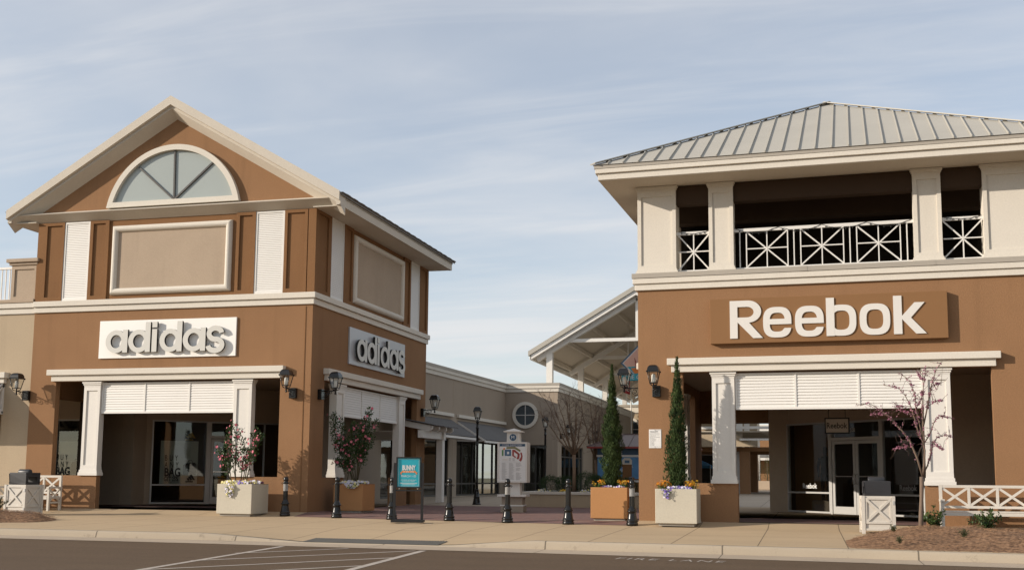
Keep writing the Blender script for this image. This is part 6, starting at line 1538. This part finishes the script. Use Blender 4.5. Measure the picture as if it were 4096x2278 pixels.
def boxball(label, loc, r, seed, m_='box', n=2600, name='boxwood', cat='shrub', grp='clipped boxwood in the raised bed'):
    rn.seed(seed); O = thing(name, label, cat, loc, 0, grp); mb = MB(); ph = [rn.uniform(0, 6.28) for _ in range(4)]
    for i in range(n):
        d = rdir(.15); t = math.atan2(d.y, d.x); q = r * (1 + .10 * math.sin(3 * t + 4 * d.z + ph[0]) + .07 * math.sin(6 * t - 5 * d.z + ph[1])) * (1 - .4 * rn.random() ** 2)
        p = Vector((d.x * q, d.y * q, r * .80 + d.z * q * .85))
        if p.z > 0: leaf(mb, p, (d + rdir(.3) * .8).normalized(), rdir(.5), rn.uniform(.03, .055), .022)
    mb.build('foliage', M[m_], O, weld=False); MB().tube([(0, 0, -.05), (0, 0, r * .8)], [.03, .01], 6).build('stem', M['bark'], O); return O
for i, (x, y, r, lb) in enumerate(((-9.42, 41.9, .40, 'round clipped boxwood, leftmost on the raised bed'), (-9.0, 42.7, .40, 'clipped boxwood second from left on the raised bed'), (-8.25, 43.2, .50, 'large dark boxwood behind the left bare tree'), (-7.72, 42.0, .42, 'clipped boxwood on the raised bed just left of the cypress'), (-7.6, 44.3, .52, 'large boxwood under the right bare tree'), (-6.6, 42.6, .36, 'boxwood on the raised bed hidden behind the cypress'))):
    boxball(lb, (x, y, .50), r, 40 + i)
rn.seed(9)
for x, lb, ms in ((-9.6, 'small white and yellow pansies at the left end of the raised bed', ['panyellow', 'panwhite']), (-8.75, 'yellow pansies along the coping in front of the boxwood', ['wallyellow', 'panyellow']), (-7.95, 'pale pansies at the foot of the left bare tree', ['panwhite', 'panyellow'])):
    O = thing('pansy_clump', lb, 'pansies', (x, 41.55, .48), 0, 'pansies in the raised bed'); pansy(O, ms, 0, 0, .26, .10, 0, 22, None, .16, .03)

# ------------------------------------------------------------------ pine straw beds with shrubs
def strawbed(label_name, inside, x0, x1, y0, y1, hf, nneedle, seed):
    rn.seed(seed); nx, ny = 46, 30; mb = MB(); nd = MB()
    def Z(x, y): return zg(x, y) + hf(x, y)
    for i in range(nx):
        for j in range(ny):
            a, c = x0 + (x1 - x0) * i / nx, x0 + (x1 - x0) * (i + 1) / nx; p, q = y0 + (y1 - y0) * j / ny, y0 + (y1 - y0) * (j + 1) / ny
            if any(hf(X, Y) > 0.004 for X, Y in ((a, p), (c, p), (c, q), (a, q))): mb.quad((a, p, Z(a, p) - .012), (c, p, Z(c, p) - .012), (c, q, Z(c, q) - .012), (a, q, Z(a, q) - .012))
    o = mb.build('pine_straw', M['straw']); o['kind'] = 'stuff'; o.data.polygons.foreach_set('use_smooth', [True] * len(o.data.polygons))
    k = 0
    while k < nneedle:
        x, y = rn.uniform(x0, x1), rn.uniform(y0, y1); h = hf(x, y)
        if h < .003: continue
        k += 1; a = rn.gauss(0, .9); L = rn.uniform(.07, .2); up_ = rn.uniform(-.10, .28) if h > .03 else rn.uniform(-.02, .06)
        d = Vector((math.cos(a), math.sin(a), up_)).normalized(); p = Vector((x, y, Z(x, y) + rn.uniform(-.012, .028 if h > .03 else .008))); s_ = d.cross(Vector((rn.uniform(-.6, .6), -.5, 1))).normalized() * .0055
        nd.add([p - s_, p + s_, p + d * L + Vector((0, 0, -.25 * L * L)) + s_ * .4, p + d * L + Vector((0, 0, -.25 * L * L)) - s_ * .4], [(0, 1, 2, 3)])
    q = nd.build('needles', M['straw'], o, weld=False); q['kind'] = 'stuff'
    return o
YB = [(.75, 24.4), (1.0, 25.6), (1.4, 26.9), (1.9, 27.5), (2.6, 27.9), (6, 28.0), (12, 27.9)]
def hR(x, y):
    a, c = ky(x) + .18, interp(YB, x)
    if x < .78 or y < a or y > c: return 0.0
    t = (y - a) / (c - a); e = min(1, (x - .78) / 1.3)
    return (  .03 + .20 * math.sin(math.pi * t) ** .75 * e * (1 + .22 * math.sin(2.1 * x + 1.3 * y) + .12 * math.sin(5.3 * x - 3.1 * y))) * min(1, 6 * t, 8 * (1 - t)) 
sb = strawbed('r', None, .7, 9.5, 21.3, 28.2, hR, 9000, 61)
def hL(x, y):
    q = ((x + 23.2) / 3.6) ** 2 + ((y - 26.0) / 2.0) ** 2 + .10 * math.sin(3 * x + 2 * y)
    return 0.0 if q > 1 else .02 + .40 * (1 - q)
strawbed('l', None, -27, -19.3, 23.8, 28.0, hL, 4200, 62)
def shrub(label, loc, w_, h, seed, m_, n, lw, name, cat='shrub', grp=None, stems=9):
    rn.seed(seed); O = thing(name, label, cat, loc, 0, grp); st, lf = MB(), MB()
    for i in range(stems):
        a = rn.uniform(0, 6.283); q = rn.random() ** .6; tip = Vector((w_ * q * math.cos(a), w_ * q * math.sin(a) * .8, h * (1.0 - .45 * q) * rn.uniform(.7, 1.0))); mid = tip * .5 + Vector((0, 0, h * .08)); P = [Vector((0, 0, -.03)), mid, tip]
        st.tube(P, [.007, .005, .003], 4)
        for k in range(int(n / stems)):
            p = along(P, rn.uniform(.3, 1.0)) + rdir() * .03; leaf(lf, p, (rdir(.3)).normalized(), rdir(.7), rn.uniform(.7, 1.2) * lw, lw * .5)
    st.build('stems', M['stem'], O, weld=False); lf.build('foliage', M[m_], O, weld=False); return O
shrub('glossy green shrub just right of the redbud trunk', (2.76, 26.6, .02), .40, .56, 71, 'holly', 520, .075, 'holly_shrub', grp='small shrubs in the straw beds', stems=16)
shrub('glossy green shrub in front of the bench, near the right edge', (3.78, 26.4, .02), .44, .54, 72, 'holly', 560, .075, 'holly_shrub', grp='small shrubs in the straw beds', stems=18)
shrub('small olive shrub against the right corner of the litter bin', (1.80, 25.9, 0), .12, .19, 73, 'spirea', 260, .03, 'dwarf_shrub', grp='small shrubs in the straw beds', stems=16)
shrub('small olive shrub on the straw between redbud and right-hand shrub', (2.96, 23.8, 0), .13, .21, 74, 'spirea', 300, .03, 'dwarf_shrub', grp='small shrubs in the straw beds', stems=18)
shrub('tiny olive shrub on the straw below the litter bin', (1.68, 22.6, -.05), .09, .14, 75, 'spirea', 160, .026, 'dwarf_shrub', grp='small shrubs in the straw beds', stems=12)
shrub('small olive shrub cut by the right edge of the view', (4.56, 26.3, -.02), .12, .16, 76, 'spirea', 200, .03, 'dwarf_shrub', grp='small shrubs in the straw beds', stems=12)
shrub('dark bushy shrub at the left edge in front of the litter bin', (-21.15, 26.05, .10), .36, .50, 77, 'spirea', 1300, .035, 'dwarf_shrub', grp='small shrubs in the straw beds', stems=30)
